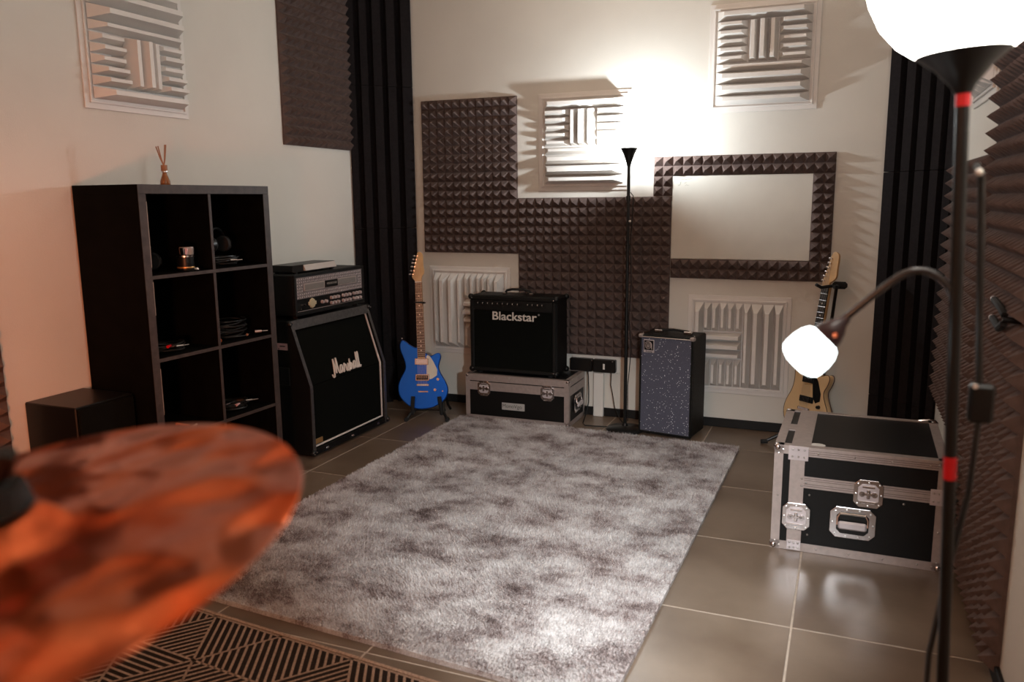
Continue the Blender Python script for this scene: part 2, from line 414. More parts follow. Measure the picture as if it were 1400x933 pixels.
# ------------------------------------------------------------------ white diffuser panels (0.60 m), local x right, z up, front -y
def frustum(x0, x1, z0, z1, h, hip, side):
    yb, yt = -.012, -.012-h
    ix = side if (z1-z0) > (x1-x0) else hip; iz = hip if (z1-z0) > (x1-x0) else side
    vs = [(x0, yb, z0), (x1, yb, z0), (x1, yb, z1), (x0, yb, z1), (x0+ix, yt, z0+iz), (x1-ix, yt, z0+iz), (x1-ix, yt, z1-iz), (x0+ix, yt, z1-iz)]
    return MB().add(vs, [(4, 5, 6, 7), (0, 1, 5, 4), (1, 2, 6, 5), (2, 3, 7, 6), (3, 0, 4, 7)])
def make_diffuser():
    t = bpy.data.objects.new('sound_diffuser', None); COL.objects.link(t)
    a = .30
    mb = MB().box(-a, a, -.008, 0, -a, a, ch=.002)
    for (x0, x1, z0, z1) in ((-a+.022, a-.022, a-.034, a-.024), (-a+.022, a-.022, -a+.024, -a+.034), (-a+.024, -a+.034, -a+.034, a-.034), (a-.034, a-.024, -a+.034, a-.034)):
        mb.box(x0, x1, -.018, -.008, z0, z1, ch=.002)
    mb.build('back_plate', PLASTIC, t, smooth=False)
    b = .256
    for i, (z0, z1, h) in enumerate(((-.255, -.205, .060), (-.203, -.140, .088), (-.138, -.075, .088), (-.073, -.030, .066))):
        frustum(-b, b, z0, z1, h, .045, (z1-z0)*.33).build('long_ridge', PLASTIC, t, smooth=False)
    for i, (z0, z1, h) in enumerate(((.205, .256, .084),)):
        frustum(-b, b, z0, z1, h, .045, (z1-z0)*.3).build('long_ridge', PLASTIC, t, smooth=False)
    for sx in (-1, 1):
        for k in range(5):
            z0 = -.024+k*.0455; h = (.050, .060, .052, .070, .078)[k]
            x0, x1 = (-b, -.085) if sx < 0 else (.085, b)
            frustum(x0, x1, z0, z0+.041, h, .028, .013).build('short_ridge', PLASTIC, t, smooth=False)
    for x0, x1, h in ((-.078, -.030, .072), (-.026, .026, .088), (.030, .078, .072)):
        frustum(x0, x1, -.024, .200, h, .012, (x1-x0)*.3).build('upright_ridge', PLASTIC, t, smooth=False)
    return t
diff0 = make_diffuser()
def place_diff(i, label, loc, rz, roll):
    o = diff0 if i == 0 else dup(diff0)
    o.matrix_world = Matrix.Translation(loc) @ Matrix.Rotation(rz, 4, 'Z') @ Matrix.Rotation(roll, 4, 'Y')
    o['label'] = label; o['category'] = 'diffuser'; o['group'] = 'white sound diffuser panels'
def bc(x, z): a, c = wb(x, z); return (a, YB-.001, c)
place_diff(0, 'white moulded diffuser panel beside the bright thin lamp above the wide foam', bc(-1.575, 1.752), 0, 0)
place_diff(1, 'white moulded diffuser panel highest on the back wall above the whiteboard', bc(-.508, 2.19), 0, 0)
place_diff(2, 'white moulded diffuser panel low on the wall behind the combo amplifier', bc(-2.39, .64), 0, R(90))
place_diff(3, 'white moulded diffuser panel between the bass cabinet and the cream guitar', bc(-.589, .503), 0, R(-90))
place_diff(4, 'white moulded diffuser panel on the side wall above the black shelf unit', (XL+.001, 2.945, 2.10), R(90), R(180))
place_diff(5, 'white moulded diffuser panel on the side wall above the foam behind the bowl lamp', (XR-.001, 3.80, 2.06), R(-90), R(90))

# whiteboard
wbrd = thing('whiteboard', 'blank whiteboard framed by pyramid foam strips with faint marker scribble in a corner', 'whiteboard', bc(-.605, 1.277))
MB().box(-.398, .398, -.010, 0, -.247, .247, ch=.002).build('board', BOARD, wbrd, smooth=False)
sc = MB()
for (x, z, l, a) in ((-.375, .222, .018, .4), (-.355, .228, .02, -.5), (-.335, .224, .022, .2), (-.312, .228, .03, 0), (-.352, .208, .010, 1.2), (-.325, .205, .012, .3), (-.365, .196, .014, -.2), (-.322, .190, .022, .1)):
    sc.tube([(x, -.0104, z), (x+l*.35, -.0104, z+.006*math.sin(9*a)), (x+l*.7*math.cos(a), -.0104, z+l*.5*math.sin(a)), (x+l, -.0104, z+.003)], .0011, 4)
sc.build('marker_scribble', INK, wbrd)

# socket box, backing and cable duct
sk = thing('power_socket_box', 'black twin power socket box on a white backing above the cable duct', 'socket', (*[wb(-1.485, .33)[0]], YB, .34))
MB().box(-.158, .158, -.012, 0, -.050, .050, ch=.003).build('backing_plate', WHITEP, sk, smooth=False)
for x in (-.086, .068):
    md = MB().box(x-.074, x+.074, -.052, -.012, -.044, .040, ch=.005).build('socket_module', BLACKP, sk, smooth=False)
MB().box(.062, .074, -.054, -.051, -.022, .014).build('rocker_switch', WHITEP, sk, smooth=False)
for x in (-.012, .125): MB().cyl((x, -.054, .032), (x, -.050, .032), .004).build('screw', CHROME, sk)
dct = MB().box(-.033, .033, -.022, 0, 0, .288, ch=.003).build('cable_duct', WHITEP, smooth=False, loc=(-1.438, YB-.0145, 0))
tag(dct, 'white upright plastic cable duct running from the socket box down to the floor', 'cable duct')

# ------------------------------------------------------------------ rugs
def rug():
    pts = [(-2.255, 4.60), (-.495, 4.535), (-.537, 1.975), (-2.30, 2.095)]
    o = MB().add([(*p, .0005) for p in pts]+[(*p, .018) for p in pts], [(0, 1, 2, 3), (7, 6, 5, 4), (0, 4, 5, 1), (1, 5, 6, 2), (2, 6, 7, 3), (3, 7, 4, 0)])
    rm = rug_mat('grey_shag', ((.32, (.095, .066, .061)), (.41, (.26, .205, .195)), (.49, (.45, .405, .392)), (.62, (.63, .60, .59))), 4.6)
    o = o.build('shag_rug', rm, smooth=False)
    tag(o, 'large mottled grey shaggy rug in the middle of the tiled floor', 'rug')
    import numpy as np
    rng = np.random.default_rng(3); N = 230000
    u, v = rng.random(N), rng.random(N)
    A, B, C, D = [np.array(p) for p in (pts[3], pts[2], pts[1], pts[0])]
    P0 = (A*(1-u)[:, None]+B*u[:, None])*(1-v)[:, None]+(D*(1-u)[:, None]+C*u[:, None])*v[:, None]
    ang = rng.random(N)*2*np.pi; wd = .0018+.0012*rng.random(N); ln = .007+.009*rng.random(N)
    flow = np.sin(P0[:, 0]*5.1+1.3*np.sin(P0[:, 1]*4.3))*2+P0[:, 1]*2.1
    la = flow+rng.normal(0, .9, N); le = .002+.009*rng.random(N)
    dx, dy = np.cos(ang)*wd, np.sin(ang)*wd
    V = np.empty((N, 3, 3))
    V[:, 0, 0] = P0[:, 0]-dx; V[:, 0, 1] = P0[:, 1]-dy; V[:, 0, 2] = .016
    V[:, 1, 0] = P0[:, 0]+dx; V[:, 1, 1] = P0[:, 1]+dy; V[:, 1, 2] = .016
    V[:, 2, 0] = P0[:, 0]+np.cos(la)*le; V[:, 2, 1] = P0[:, 1]+np.sin(la)*le; V[:, 2, 2] = .016+ln
    me = bpy.data.meshes.new('rug_pile'); me.vertices.add(3*N); me.vertices.foreach_set('co', V.reshape(-1))
    me.loops.add(3*N); me.loops.foreach_set('vertex_index', np.arange(3*N, dtype=np.int32))
    me.polygons.add(N); me.polygons.foreach_set('loop_start', np.arange(0, 3*N, 3, dtype=np.int32))
    me.update(calc_edges=True); me.materials.append(rm)
    p = bpy.data.objects.new('rug_pile', me); COL.objects.link(p); p.parent = o; p['kind'] = 'stuff'
rug()
def clip(poly, a, b, c):       # keep a*x+b*y<=c
    out = []
    for i in range(len(poly)):
        p, q = poly[i-1], poly[i]; dp, dq = a*p[0]+b*p[1]-c, a*q[0]+b*q[1]-c
        if dp <= 0: out.append(p)
        if dp*dq < 0:
            t = dp/(dp-dq); out.append((p[0]+t*(q[0]-p[0]), p[1]+t*(q[1]-p[1])))
    return out
def rug2():
    rz = math.atan2(1.927-2.016, -1.059+2.026)
    t = thing('patterned_rug', 'flat dark rug with tan geometric line pattern under the cymbal stand', 'rug', (-2.026, 2.016, 0), rz)
    Wd, Dp, x0 = 1.9, 1.5, -.65
    MB().box(x0, x0+Wd, -Dp, 0, 0, .006, ch=.001).build('woven_ground', mat('dark_weave', (.022, .014, .010), .95, noise=.3, nscale=200, spec=.1), t, smooth=False)
    tan = mat('tan_yarn', (.34, .225, .160), .95, noise=.25, nscale=150, spec=.1)
    MB().box(x0, x0+Wd, -.014, -.001, .004, .0085, ch=.001).build('edge_binding', tan, t, smooth=False)
    mb = MB(); e, h = .29, .225; ln = .0080; pitch = .0235
    rect = [(x0+.01, -Dp+.01), (x0+Wd-.01, -Dp+.01), (x0+Wd-.01, -.018), (x0+.01, -.018)]
    ox, oy = .115, -.022
    for r_ in range(-8, 2):
        for c in range(-5, 9):
            yA = oy+r_*h; sh = (e/2 if r_ % 2 else 0)
            a0, b0 = (ox+c*e+sh, yA), (ox+(c+1)*e+sh, yA)
            for kind in (0, 1):
                tri = [a0, b0, (ox+(c+.5)*e+sh, yA+(h if kind == 0 else -h))]
                if kind: tri = [tri[1], tri[0], tri[2]]
                dr = (r_*5+c*3+kind*4+(r_*c) % 2) % 3
                ed = (Vector(tri[(dr+1) % 3])-Vector(tri[dr])).normalized(); nn = Vector((-ed.y, ed.x))
                base = Vector(tri[dr]).dot(nn); k0 = int(abs(h/pitch))+3
                for k in list(range(-1, k0))+[100, 101]:
                    if k >= 100:
                        q_ = (dr+k-99) % 3; e2 = (Vector(tri[(q_+1) % 3])-Vector(tri[q_])).normalized(); n_s = nn; nn = Vector((-e2.y, e2.x)); b_s = base; base = Vector(tri[q_]).dot(nn)-k*pitch
                    lo, hi = base+k*pitch-.5*ln, base+k*pitch+.5*ln
                    pl = tri
                    for (A, B, C) in ((nn.x, nn.y, hi), (-nn.x, -nn.y, -lo)): pl = clip(pl, A, B, C) if len(pl) > 2 else []
                    for (A, B, C) in ((1, 0, rect[1][0]), (-1, 0, -rect[0][0]), (0, 1, rect[2][1]), (0, -1, -rect[0][1])): pl = clip(pl, A, B, C) if len(pl) > 2 else []
                    if len(pl) > 2:
                        ar = sum(pl[i-1][0]*pl[i][1]-pl[i][0]*pl[i-1][1] for i in range(len(pl)))
                        if ar < 0: pl = pl[::-1]
                        mb.add([(*p, .0078) for p in pl], [tuple(range(len(pl)))])
                    if k >= 100: nn = n_s; base = b_s
    mb.build('line_pattern', tan, t, smooth=False)
rug2()

# ------------------------------------------------------------------ shelf unit 2 x 4
su = thing('shelf_unit', 'tall black-brown cube shelf unit with two columns of open cells', 'shelf', (-2.667, 2.516, 0), R(87.67))
W, D, H, T, t_ = .77, .385, 1.47, .038, .016
cell = (W-2*T-t_)/2; rowh = (H-2*T-3*t_)/4
def panel(name, a, edge=True, parent=su):
    o = MB().box(*a, ch=.0015).build(name, WOOD_BK, parent, smooth=False)
    if edge: MB().box(a[0]+.0005, a[1]-.0005, a[2]-.0012, a[2]+.0005, a[4]+.0005, a[5]-.0005).build('front_edge', WOOD_ED, o, smooth=False)
    return o
lp = panel('side_panel', (0, T, 0, D, 0, H-T)); panel('side_panel', (W-T, W, 0, D, 0, H-T))
panel('top_panel', (0, W, 0, D, H-T, H)); panel('bottom_panel', (T, W-T, 0, D, 0, T))
MB().box(T, W-T, D-.008, D, T, H-T).build('back_panel', WOOD_BK, su, smooth=False)
levels = [T]
for k in range(1, 4):
    z = T+k*rowh+(k-1)*t_; panel('shelf_board', (T, W-T, .001, D-.008, z, z+t_)); levels.append(z+t_)
for k in range(4):
    z = levels[k]; panel('divider', (T+cell, T+cell+t_, .001, D-.008, z, z+rowh))
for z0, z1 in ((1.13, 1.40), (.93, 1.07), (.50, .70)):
    MB().box(T-.001, T+.0016, -.0012, .012, z0, z1).build('pale_edge_strip', PALE_EDGE, lp, smooth=False)  # thin pale strips along the left panel's inner front edge
RZS = R(87.67)
def shelf_pt(u, v, z):
    c, s = math.cos(RZS), math.sin(RZS)
    return (-2.667+u*c-v*s, 2.516+u*s+v*c, z)
CABLE = mat('black_cable', (.008, .008, .0075), .42, noise=.15, spec=.5)
def coil(u, v, z, r, turns, label, plugs, seed, zs=.0065):
    rnd = random.Random(seed); root = thing('cable_coil', label, 'cable', shelf_pt(u, v, z), RZS, 'coiled cables in the shelf unit')
    path = []; n = turns*26
    for i in range(n+1):
        t = 2*math.pi*i/26; k = i//26
        rr = r*(1+.10*math.sin(2.1*k+t*1.0+seed)+.05*math.sin(3*t+k))
        path.append((rr*math.cos(t)+.006*math.sin(k*1.7), .8*rr*math.sin(t), .0045+zs*(i/26)+.003*math.sin(2*t+k*2.3)+.003))
    MB().tube(path, .0038, 6).build('cable', CABLE, root)
    for (x, y, zz, a, mtl) in plugs:
        M = Tm((x, y, zz), 0, 0, a)
        pl = MB().cyl((0, 0, 0), (.032, 0, 0), .0065, .0055, 10, M).build('plug_body', mtl, root)
        MB().cyl((.032, 0, 0), (.062, 0, 0), .0032, .0028, 8, M).build('plug_tip', CHROME, pl)
    return root
c1, c2 = T+cell/2, T+cell*1.5+t_
coil(c2-.02, .12, levels[3], .085, 6, 'black cable coil under headphones on the top shelf', [(-.02, -.085, .03, -.3, CHROME)], 1)
coil(c1-.03, .12, levels[2], .085, 5, 'black cable coil with a red plug on the middle shelf', [(-.05, -.075, .035, .4, RED), (-.01, -.08, .03, -.2, CHROME)], 2)
coil(c2, .13, levels[2], .100, 9, 'largest black cable heap with several plugs on the middle shelf', [(.04, -.095, .016, .5, CHROME), (-.13, -.09, .012, .8, ORANGE), (.10, -.09, .022, -.6, SILVERC)], 3, .009)
coil(c2-.01, .12, levels[1], .085, 5, 'black cable coil with a pink plug on the lower shelf', [(-.04, -.07, .034, .3, PINK), (.02, -.075, .044, -.5, CHROME), (-.09, -.05, .046, .2, CHROME)], 4)
def headphones(u, v, z, label, a):
    t = thing('headphones', label, 'headphones', shelf_pt(u, v, z), RZS+a, 'headphones in the shelf unit')
    arc = [(.075*math.cos(R(k)), .01, .045+.075*math.sin(R(k))) for k in range(0, 181, 12)]
    hb = MB().tube(arc, .007, 8).build('headband', BLACKP, t)
    for s in (-1, 1):
        c_ = MB().cyl((s*.062, .01, .045), (s*.088, .01, .045), .040, .034, 20).build('ear_cup', BLACKP, t)
        MB().cyl((s*.046, .01, .045), (s*.062, .01, .045), .036, .040, 20).build('ear_pad', RUBBER, c_)
        MB().box(s*.081-.006, s*.081+.006, .004, .016, .09, .105).build('metal_slider', CHROME, hb, smooth=False)
headphones(c1-.055, .14, levels[3], 'black headphones standing in the upper shelf cell beside a small pot', .5)
headphones(c2-.02, .12, levels[3]+.058, 'black headphones lying on the cable coil of the top shelf', .25)
pot = thing('small_pot', 'small black pot with chrome rim and clear top holding pink and silver bits', 'pot', shelf_pt(c1+.07, .06, levels[3]+.001), RZS)
MB().lathe([(.0001, 0), (.034, 0), (.036, .01), (.036, .062), (.0001, .062)], 24).build('pot_body', BLACKP, pot)
MB().lathe([(.037, .060), (.0395, .062), (.0395, .068), (.037, .070)], 24).build('chrome_rim', CHROME, pot)
MB().lathe([(.016, 0), (.030, .001), (.032, .03), (.030, .036), (.0001, .036)], 16, Tm((.014, .004, .069))).build('clear_cap', GLASSY, pot)
pb = MB(); pb.box(-.014, .010, -.010, .008, 0, .030, .004, Tm((-.014, -.012, .070), .2, .3, .5)); pb.build('pink_trinket', PINK, pot, smooth=False)
MB().box(-.004, .006, -.016, .004, 0, .034, .002, Tm((-.026, -.008, .069), .1, -.3, .2)).build('silver_trinket', CHROME, pot, smooth=False)
MB().lathe([(.037, .012), (.0375, .013), (.0375, .018), (.037, .019)], 24).build('brass_band', GOLD, pot)
ring = MB().lathe([(.0001, 0), (.02, 0), (.021, .004), (.016, .012), (.0001, .013)], 20).build('metal_knob', CHROME, loc=shelf_pt(c1+.115, .05, levels[3]))
tag(ring, 'small round silver metal knob on the top shelf beside the pot', 'knob')
st1 = MB().tube([(-.045, 0, .006), (.045, 0, .006)], .006, 8).build('orange_stick', ORANGE, loc=shelf_pt(c1-.03, .05, levels[1]+.018), rot=(0, .35, RZS+.2))
tag(st1, 'short orange stick lying in the lower shelf cell', 'stick')
st2 = MB().tube([(-.05, 0, .005), (.05, 0, .005)], .005, 8).build('white_stick', WHITEP, loc=shelf_pt(c1-.0, .03, levels[1]+.002), rot=(0, 0, RZS+.3))
tag(st2, 'short white stick lying in the lower shelf cell beside an orange stick', 'stick')

# reed diffuser on the shelf top
rd = thing('reed_diffuser', 'small amber glass reed diffuser bottle with reeds on top of the shelf unit', 'reed diffuser', (-2.83, 2.83, H))
MB().lathe([(.0001, 0), (.020, 0), (.022, .004), (.021, .02), (.012, .045), (.009, .055), (.009, .060)], 20).build('bottle', AMBER, rd)
MB().lathe([(.010, .058), (.013, .059), (.013, .064), (.010, .065)], 18).build('metal_collar', CHROME, rd)
MB().lathe([(.0001, .064), (.013, .064), (.0135, .068), (.0135, .090), (.0001, .091)], 18).build('wooden_cap', REED, rd)
for dx, dy in ((-.006, -.032), (.004, .016), (-.004, -.022), (.003, .010)):
    MB().tube([(0, 0, .085), (dx*.5, dy*.5, .12), (dx, dy, .175+dx)], .0026, 6).build('reed', REED, rd)

# plain black box beside the shelf
bx = thing('subwoofer_box', 'plain black box speaker standing on the floor against the shelf unit', 'speaker', (-2.915, 2.358, 0))
MB().box(-.145, .140, -.140, .140, .012, .60, ch=.004).build('cabinet', BLACKP, bx, smooth=False)
MB().box(.140, .154, -.135, .135, .02, .592, ch=.004).build('front_grille', GRILLE, bx, smooth=False)
for sx in (-.12, .11):
    for sy in (-.12, .12): MB().cyl((sx, sy, 0), (sx, sy, .013), .014).build('foot', RUBBER, bx)

# ------------------------------------------------------------------ hardware shared by cabinets and cases
def knob_m(mb, M, r=.006, h=.012): mb.cyl((0, 0, 0), (0, -h, 0), r, r*.8, 12, M); return mb

# guitar cabinet, local x = width, y = depth (towards wall), front at y=0
cab = thing('speaker_cabinet', 'tall black slant-front guitar speaker cabinet with white script logo and piping', 'speaker cabinet', (-2.650, 3.556, 0), R(89.35))
CW, CD, CH, ZB, SL = .765, .365, .755, .40, .115
def slant(z): return 0 if z <= ZB else (z-ZB)/(CH-ZB)*SL
sec = [(0, .012), (CD, .012), (CD, CH), (SL, CH), (0, ZB)]
def side_prism(x0, x1, poly, m_, name, parent, ch=0):
    mb = MB(); M = Matrix(((0, 1, 0, 0), (1, 0, 0, 0), (0, 0, 1, 0), (0, 0, 0, 1)))
    # polygon in (y,z), extruded along x
    n = len(poly)
    vs = [(x0, y, z) for y, z in poly]+[(x1, y, z) for y, z in poly]
    fs = [(i, (i+1) % n, n+(i+1) % n, n+i) for i in range(n)]+[tuple(range(n-1, -1, -1)), tuple(range(n, 2*n))]
    ar = sum(poly[i-1][0]*poly[i][1]-poly[i][0]*poly[i-1][1] for i in range(n))
    if ar > 0: fs = [f[::-1] for f in fs]
    fs = [f[::-1] for f in fs]
    return mb.add(vs, fs).build(name, m_, parent, smooth=False)
def inner(d0, d1):   # offsets of the front outline behind the shell lip
    return [(d0, .05), (d1, .05), (d1, CH-.03)]
side_prism(0, .022, sec, TOLEX, 'side_shell', cab); side_prism(CW-.022, CW, sec, TOLEX, 'side_shell', cab)
side_prism(.022, CW-.022, [(0, .012), (CD, .012), (CD, .045), (0, .045)], TOLEX, 'bottom_shell', cab)
side_prism(.022, CW-.022, [(SL-.004, CH-.026), (CD, CH-.026), (CD, CH), (SL, CH)], TOLEX, 'top_shell', cab)
side_prism(.022, CW-.022, [(.06, .045), (CD, .045), (CD, CH-.026), (SL+.06, CH-.026), (.06, ZB)], TOLEX, 'back_shell', cab)
# worn front lips
nx = Vector((-(CH-ZB), SL)).normalized()
for x0, x1 in ((.0, .024), (CW-.024, CW)):
    lip = MB().box(x0, x1, -.002, .004, .014, ZB)
    lip.add([(x0, -.002, ZB), (x1, -.002, ZB), (x1, SL-.002, CH), (x0, SL-.002, CH)], [(0, 1, 2, 3)])
    lip.build('front_lip', TOLEXG, cab, smooth=False)
side_prism(.0, CW, [(SL-.014, CH-.048), (SL+.006, CH-.042), (SL+.010, CH+.001), (SL-.004, CH+.001)], TOLEXG, 'top_lip', cab)
side_prism(.024, CW-.024, [(.022, .050), (.036, .050), (.036, ZB-.003), (.022, ZB-.003)], GRILLE, 'lower_grille', cab)
side_prism(.024, CW-.024, [(.022, ZB+.001), (.036, ZB+.001), (SL+.030, CH-.028), (SL+.016, CH-.028)], GRILLE, 'upper_grille', cab)
def front_pt(x, z, o=0): return (x, slant(z)*.985+.018-o, z)
loop = [front_pt(.030, .056), front_pt(.030, ZB), front_pt(.030, CH-.034), front_pt(CW-.030, CH-.034), front_pt(CW-.030, ZB), front_pt(CW-.030, .056)]
MB().tube(loop, .0062, 8, closed=True).build('piping', PIPING, cab)
# script logo drawn as strokes, on the slanted baffle
def stroke_logo():
    LET = {'M': [[(-.42, .10), (-.36, -.10), (-.18, -.12), (-.06, .10), (.10, 1.02)], [(.10, 1.02), (.22, .10)], [(.22, .10), (.52, 1.05)], [(.52, 1.05), (.55, .18), (.68, .02), (.80, .12)]],
           'a': [[(.40, .48), (.18, .52), (.02, .28), (.08, .04), (.24, .06), (.42, .46)], [(.42, .46), (.40, .12), (.52, .02), (.62, .12)]],
           'r': [[(0, .12), (.16, .60), (.22, .46), (.36, .44)], [(.36, .44), (.34, .10), (.44, .02), (.54, .10)]],
           's': [[(0, .10), (.24, .58), (.32, .22), (.22, .0), (.06, .06)], [(.22, .0), (.42, .08)]],
           'h': [[(0, .08), (.14, .95), (.10, .02)], [(.10, .10), (.24, .46), (.36, .40), (.36, .10), (.46, .02), (.54, .12)]],
           'l': [[(0, .10), (.22, 1.0), (.14, 1.04), (.06, .60), (.08, .10), (.18, .0), (.30, .12)]]}
    ADV = {'M': .80, 'a': .60, 'r': .52, 's': .40, 'h': .52, 'l': .28}
    x = 0; st = []
    for ch in 'Marshall':
        for s_ in LET[ch]: st.append([(x+a+.12*b, b) for a, b in s_])
        x += ADV[ch]
    return st, x
strokes, tot = stroke_logo()
lg = MB(); s_ = .262/tot; zc = .445
for s in strokes:
    pts = []
    for i in range(len(s)-1):
        for k in range(3):
            t = k/3; pts.append((s[i][0]*(1-t)+s[i+1][0]*t, s[i][1]*(1-t)+s[i+1][1]*t))
    pts.append(s[-1])
    for it in range(2):
        pts = [pts[0]]+[((pts[i-1][0]+2*pts[i][0]+pts[i+1][0])/4, (pts[i-1][1]+2*pts[i][1]+pts[i+1][1])/4) for i in range(1, len(pts)-1)]+[pts[-1]]
    lg.tube([front_pt(.265+a*s_, zc-.03+b*s_*1.32, .004) for a, b in pts], .0048, 6)
lg.build('script_logo', SCRIPT, cab)
MB().box(.036, .112, .015, .021, .066, .094, ch=.001).build('maker_plate', GOLD, cab, smooth=False)
for x in (0, CW):
    for z, y in ((.03, 0), (CH-.012, SL)):
        MB().sphere((x, y, z), .018, 10, 6).build('corner_cap', BLACKM, cab)
        cc = MB()
        for dx_, dz_ in ((.010, .010), (-.010, -.006)):
            cc.sphere((x+(dx_ if x == 0 else -dx_), y-.017, z+dz_*.4), .0035, 8, 5)
        cc.build('corner_rivet', CHROME, cab)
for x in (.07, CW-.07):
    for y in (.05, CD-.05): MB().cyl((x, y, 0), (x, y, .014), .02).build('foot', RUBBER, cab)
for x in (.13, .38, .66): MB().box(x-.012, x+.012, -.003, .002, .022, .034, ch=.001).build('front_stud', CHROME, cab, smooth=False)
hs = MB().box(-.003, .004, .13, .28, .40, .50, ch=.002).build('side_handle', BLACKM, cab, smooth=False)
stk = MB().box(-.0018, .0002, .135, .205, .597, .634).build('pink_sticker', PINK, cab, smooth=False)
sm = MB().box(-.0022, -.0015, .150, .186, .615, .621).box(-.0022, -.0015, .190, .196, .600, .606); sm.build('sticker_print', DARKINK, stk, smooth=False)

# amplifier head on the cabinet; front faces +X (local -y)
hd = thing('amplifier_head', 'black amplifier head with diamond-plate front and chrome knobs on the slant cabinet', 'amplifier', (-2.765, 3.615, CH+.002), R(90))
HW, HD, HH = .69, .255, .245
MB().box(0, HW, .006, HD, .016, .016+HH-.016, ch=.006).build('shell', TOLEX, hd, smooth=False)
fr = MB()
for a in ((0, HW, -.004, .010, .016, .034), (0, HW, -.004, .010, HH-.018, HH), (0, .02, -.004, .010, .034, HH-.018), (HW-.02, HW, -.004, .010, .034, HH-.018)): fr.box(*a, ch=.003)
fr.build('front_frame', TOLEX, hd, smooth=False)
MB().box(.02, HW-.02, .000, .008, .108, HH-.018).build('front_plate', mat('dull_steel_plate', (.22, .195, .20), .4, metal=.3, noise=.1, nscale=40), hd, smooth=False)
dp = MB()
for i in range(34):
    for j in range(7):
        x, z = .032+i*.0188, .117+j*.0165
        if x > HW-.03 or (.075 < x < .615 and .143 < z < .195): continue
        a = R(55) if (i+j) % 2 else R(-50)
        M = Tm((x, .0, z), 0, a, 0)
        dp.add([(-.0075, 0, 0), (0, 0, -.0024), (.0075, 0, 0), (0, 0, .0024), (0, -.0022, 0)], [(0, 1, 4), (1, 2, 4), (2, 3, 4), (3, 0, 4)], M)
dp.build('diamond_tread', mat('bright_tread', (.80, .74, .74), .3, metal=.2), hd, smooth=False)
MB().box(.085, HW-.085, -.003, .001, .147, .191, ch=.001).build('badge_surround', ALU, hd, smooth=False)
for a in ((.094, .270), (.415, HW-.094)): MB().box(*a, -.0042, -.002, .154, .184).build('grey_inlay', mat('grey_inlay_paint', (.20, .18, .165), .5), hd, smooth=False)
bd = MB().box(.280, .405, -.007, -.001, .150, .190, ch=.002).build('badge', BLACKP, hd, smooth=False)
text('MESA/BOOGIE', .0155, 'badge_lettering', mat('dim_silver_print', (.22, .21, .19), .5), bd, Tm((.3425, -.0075, .171)) @ FRONT, .0003, .0003)
MB().box(.02, HW-.02, -.001, .008, .036, .106).build('control_panel', BLACKP, hd, smooth=False)
xk = [.245, .280]+[.335, .368, .401]+[.455, .488, .521]+[.568, .601, .634]
for i, x in enumerate(xk):
    for z in ((.072,) if i < 2 else (.056, .086)):
        kb = MB().cyl((x, -.001, z), (x, -.016, z), .0105, .0085, 14).build('knob', mat('pale_knob', (.62, .54, .54), .3, metal=.3), hd)
for x in (.045, .060, .052, .085):
    MB().cyl((x, -.001, .055+.02*(x > .05)), (x, -.009, .055+.02*(x > .05)), .005, .004, 8).build('toggle', CHROME, hd)
MB().lathe([(.0001, .006), (.026, .005), (.030, 0)], 8, Tm((.155, -.001, .075), R(90))).box(.118, .192, -.005, 0, .066, .086, ch=.002).build('emblem', mat('cream_emblem', (.58, .50, .33), .4, metal=.3), hd, smooth=False)
MB().tube([(.02, .0, .0405), (HW-.02, .0, .0405)], .0022, 6).build('lower_piping', ALU, hd)
for x in (.05, HW-.05):
    for y in (.04, HD-.04): MB().cyl((x, y, 0), (x, y, .018), .016).build('foot', RUBBER, hd)
# rack unit on top of the head
ru = thing('rack_unit', 'slim black rack unit with pale front panel lying on the amplifier head', 'rack unit', (-2.79, 3.665, CH+.002+HH), R(92))
MB().box(0, .42, .014, .16, .006, .046, ch=.003).build('chassis', BLACKP, ru, smooth=False)
MB().add([(.10, -.001, .012), (.415, -.001, .012), (.415, .012, .044), (.10, .012, .044), (.10, .02, .012), (.415, .02, .012), (.415, .02, .044), (.10, .02, .044)], [(0, 1, 2, 3), (3, 2, 6, 7), (0, 4, 5, 1), (0, 3, 7, 4), (1, 5, 6, 2)]).build('front_panel', mat('pale_grey_panel', (.50, .45, .41), .45, noise=.04), ru, smooth=False)
for x in (.03, .39):
    for y in (.02, .14): MB().cyl((x, y, 0), (x, y, .008), .012).build('foot', RUBBER, ru)

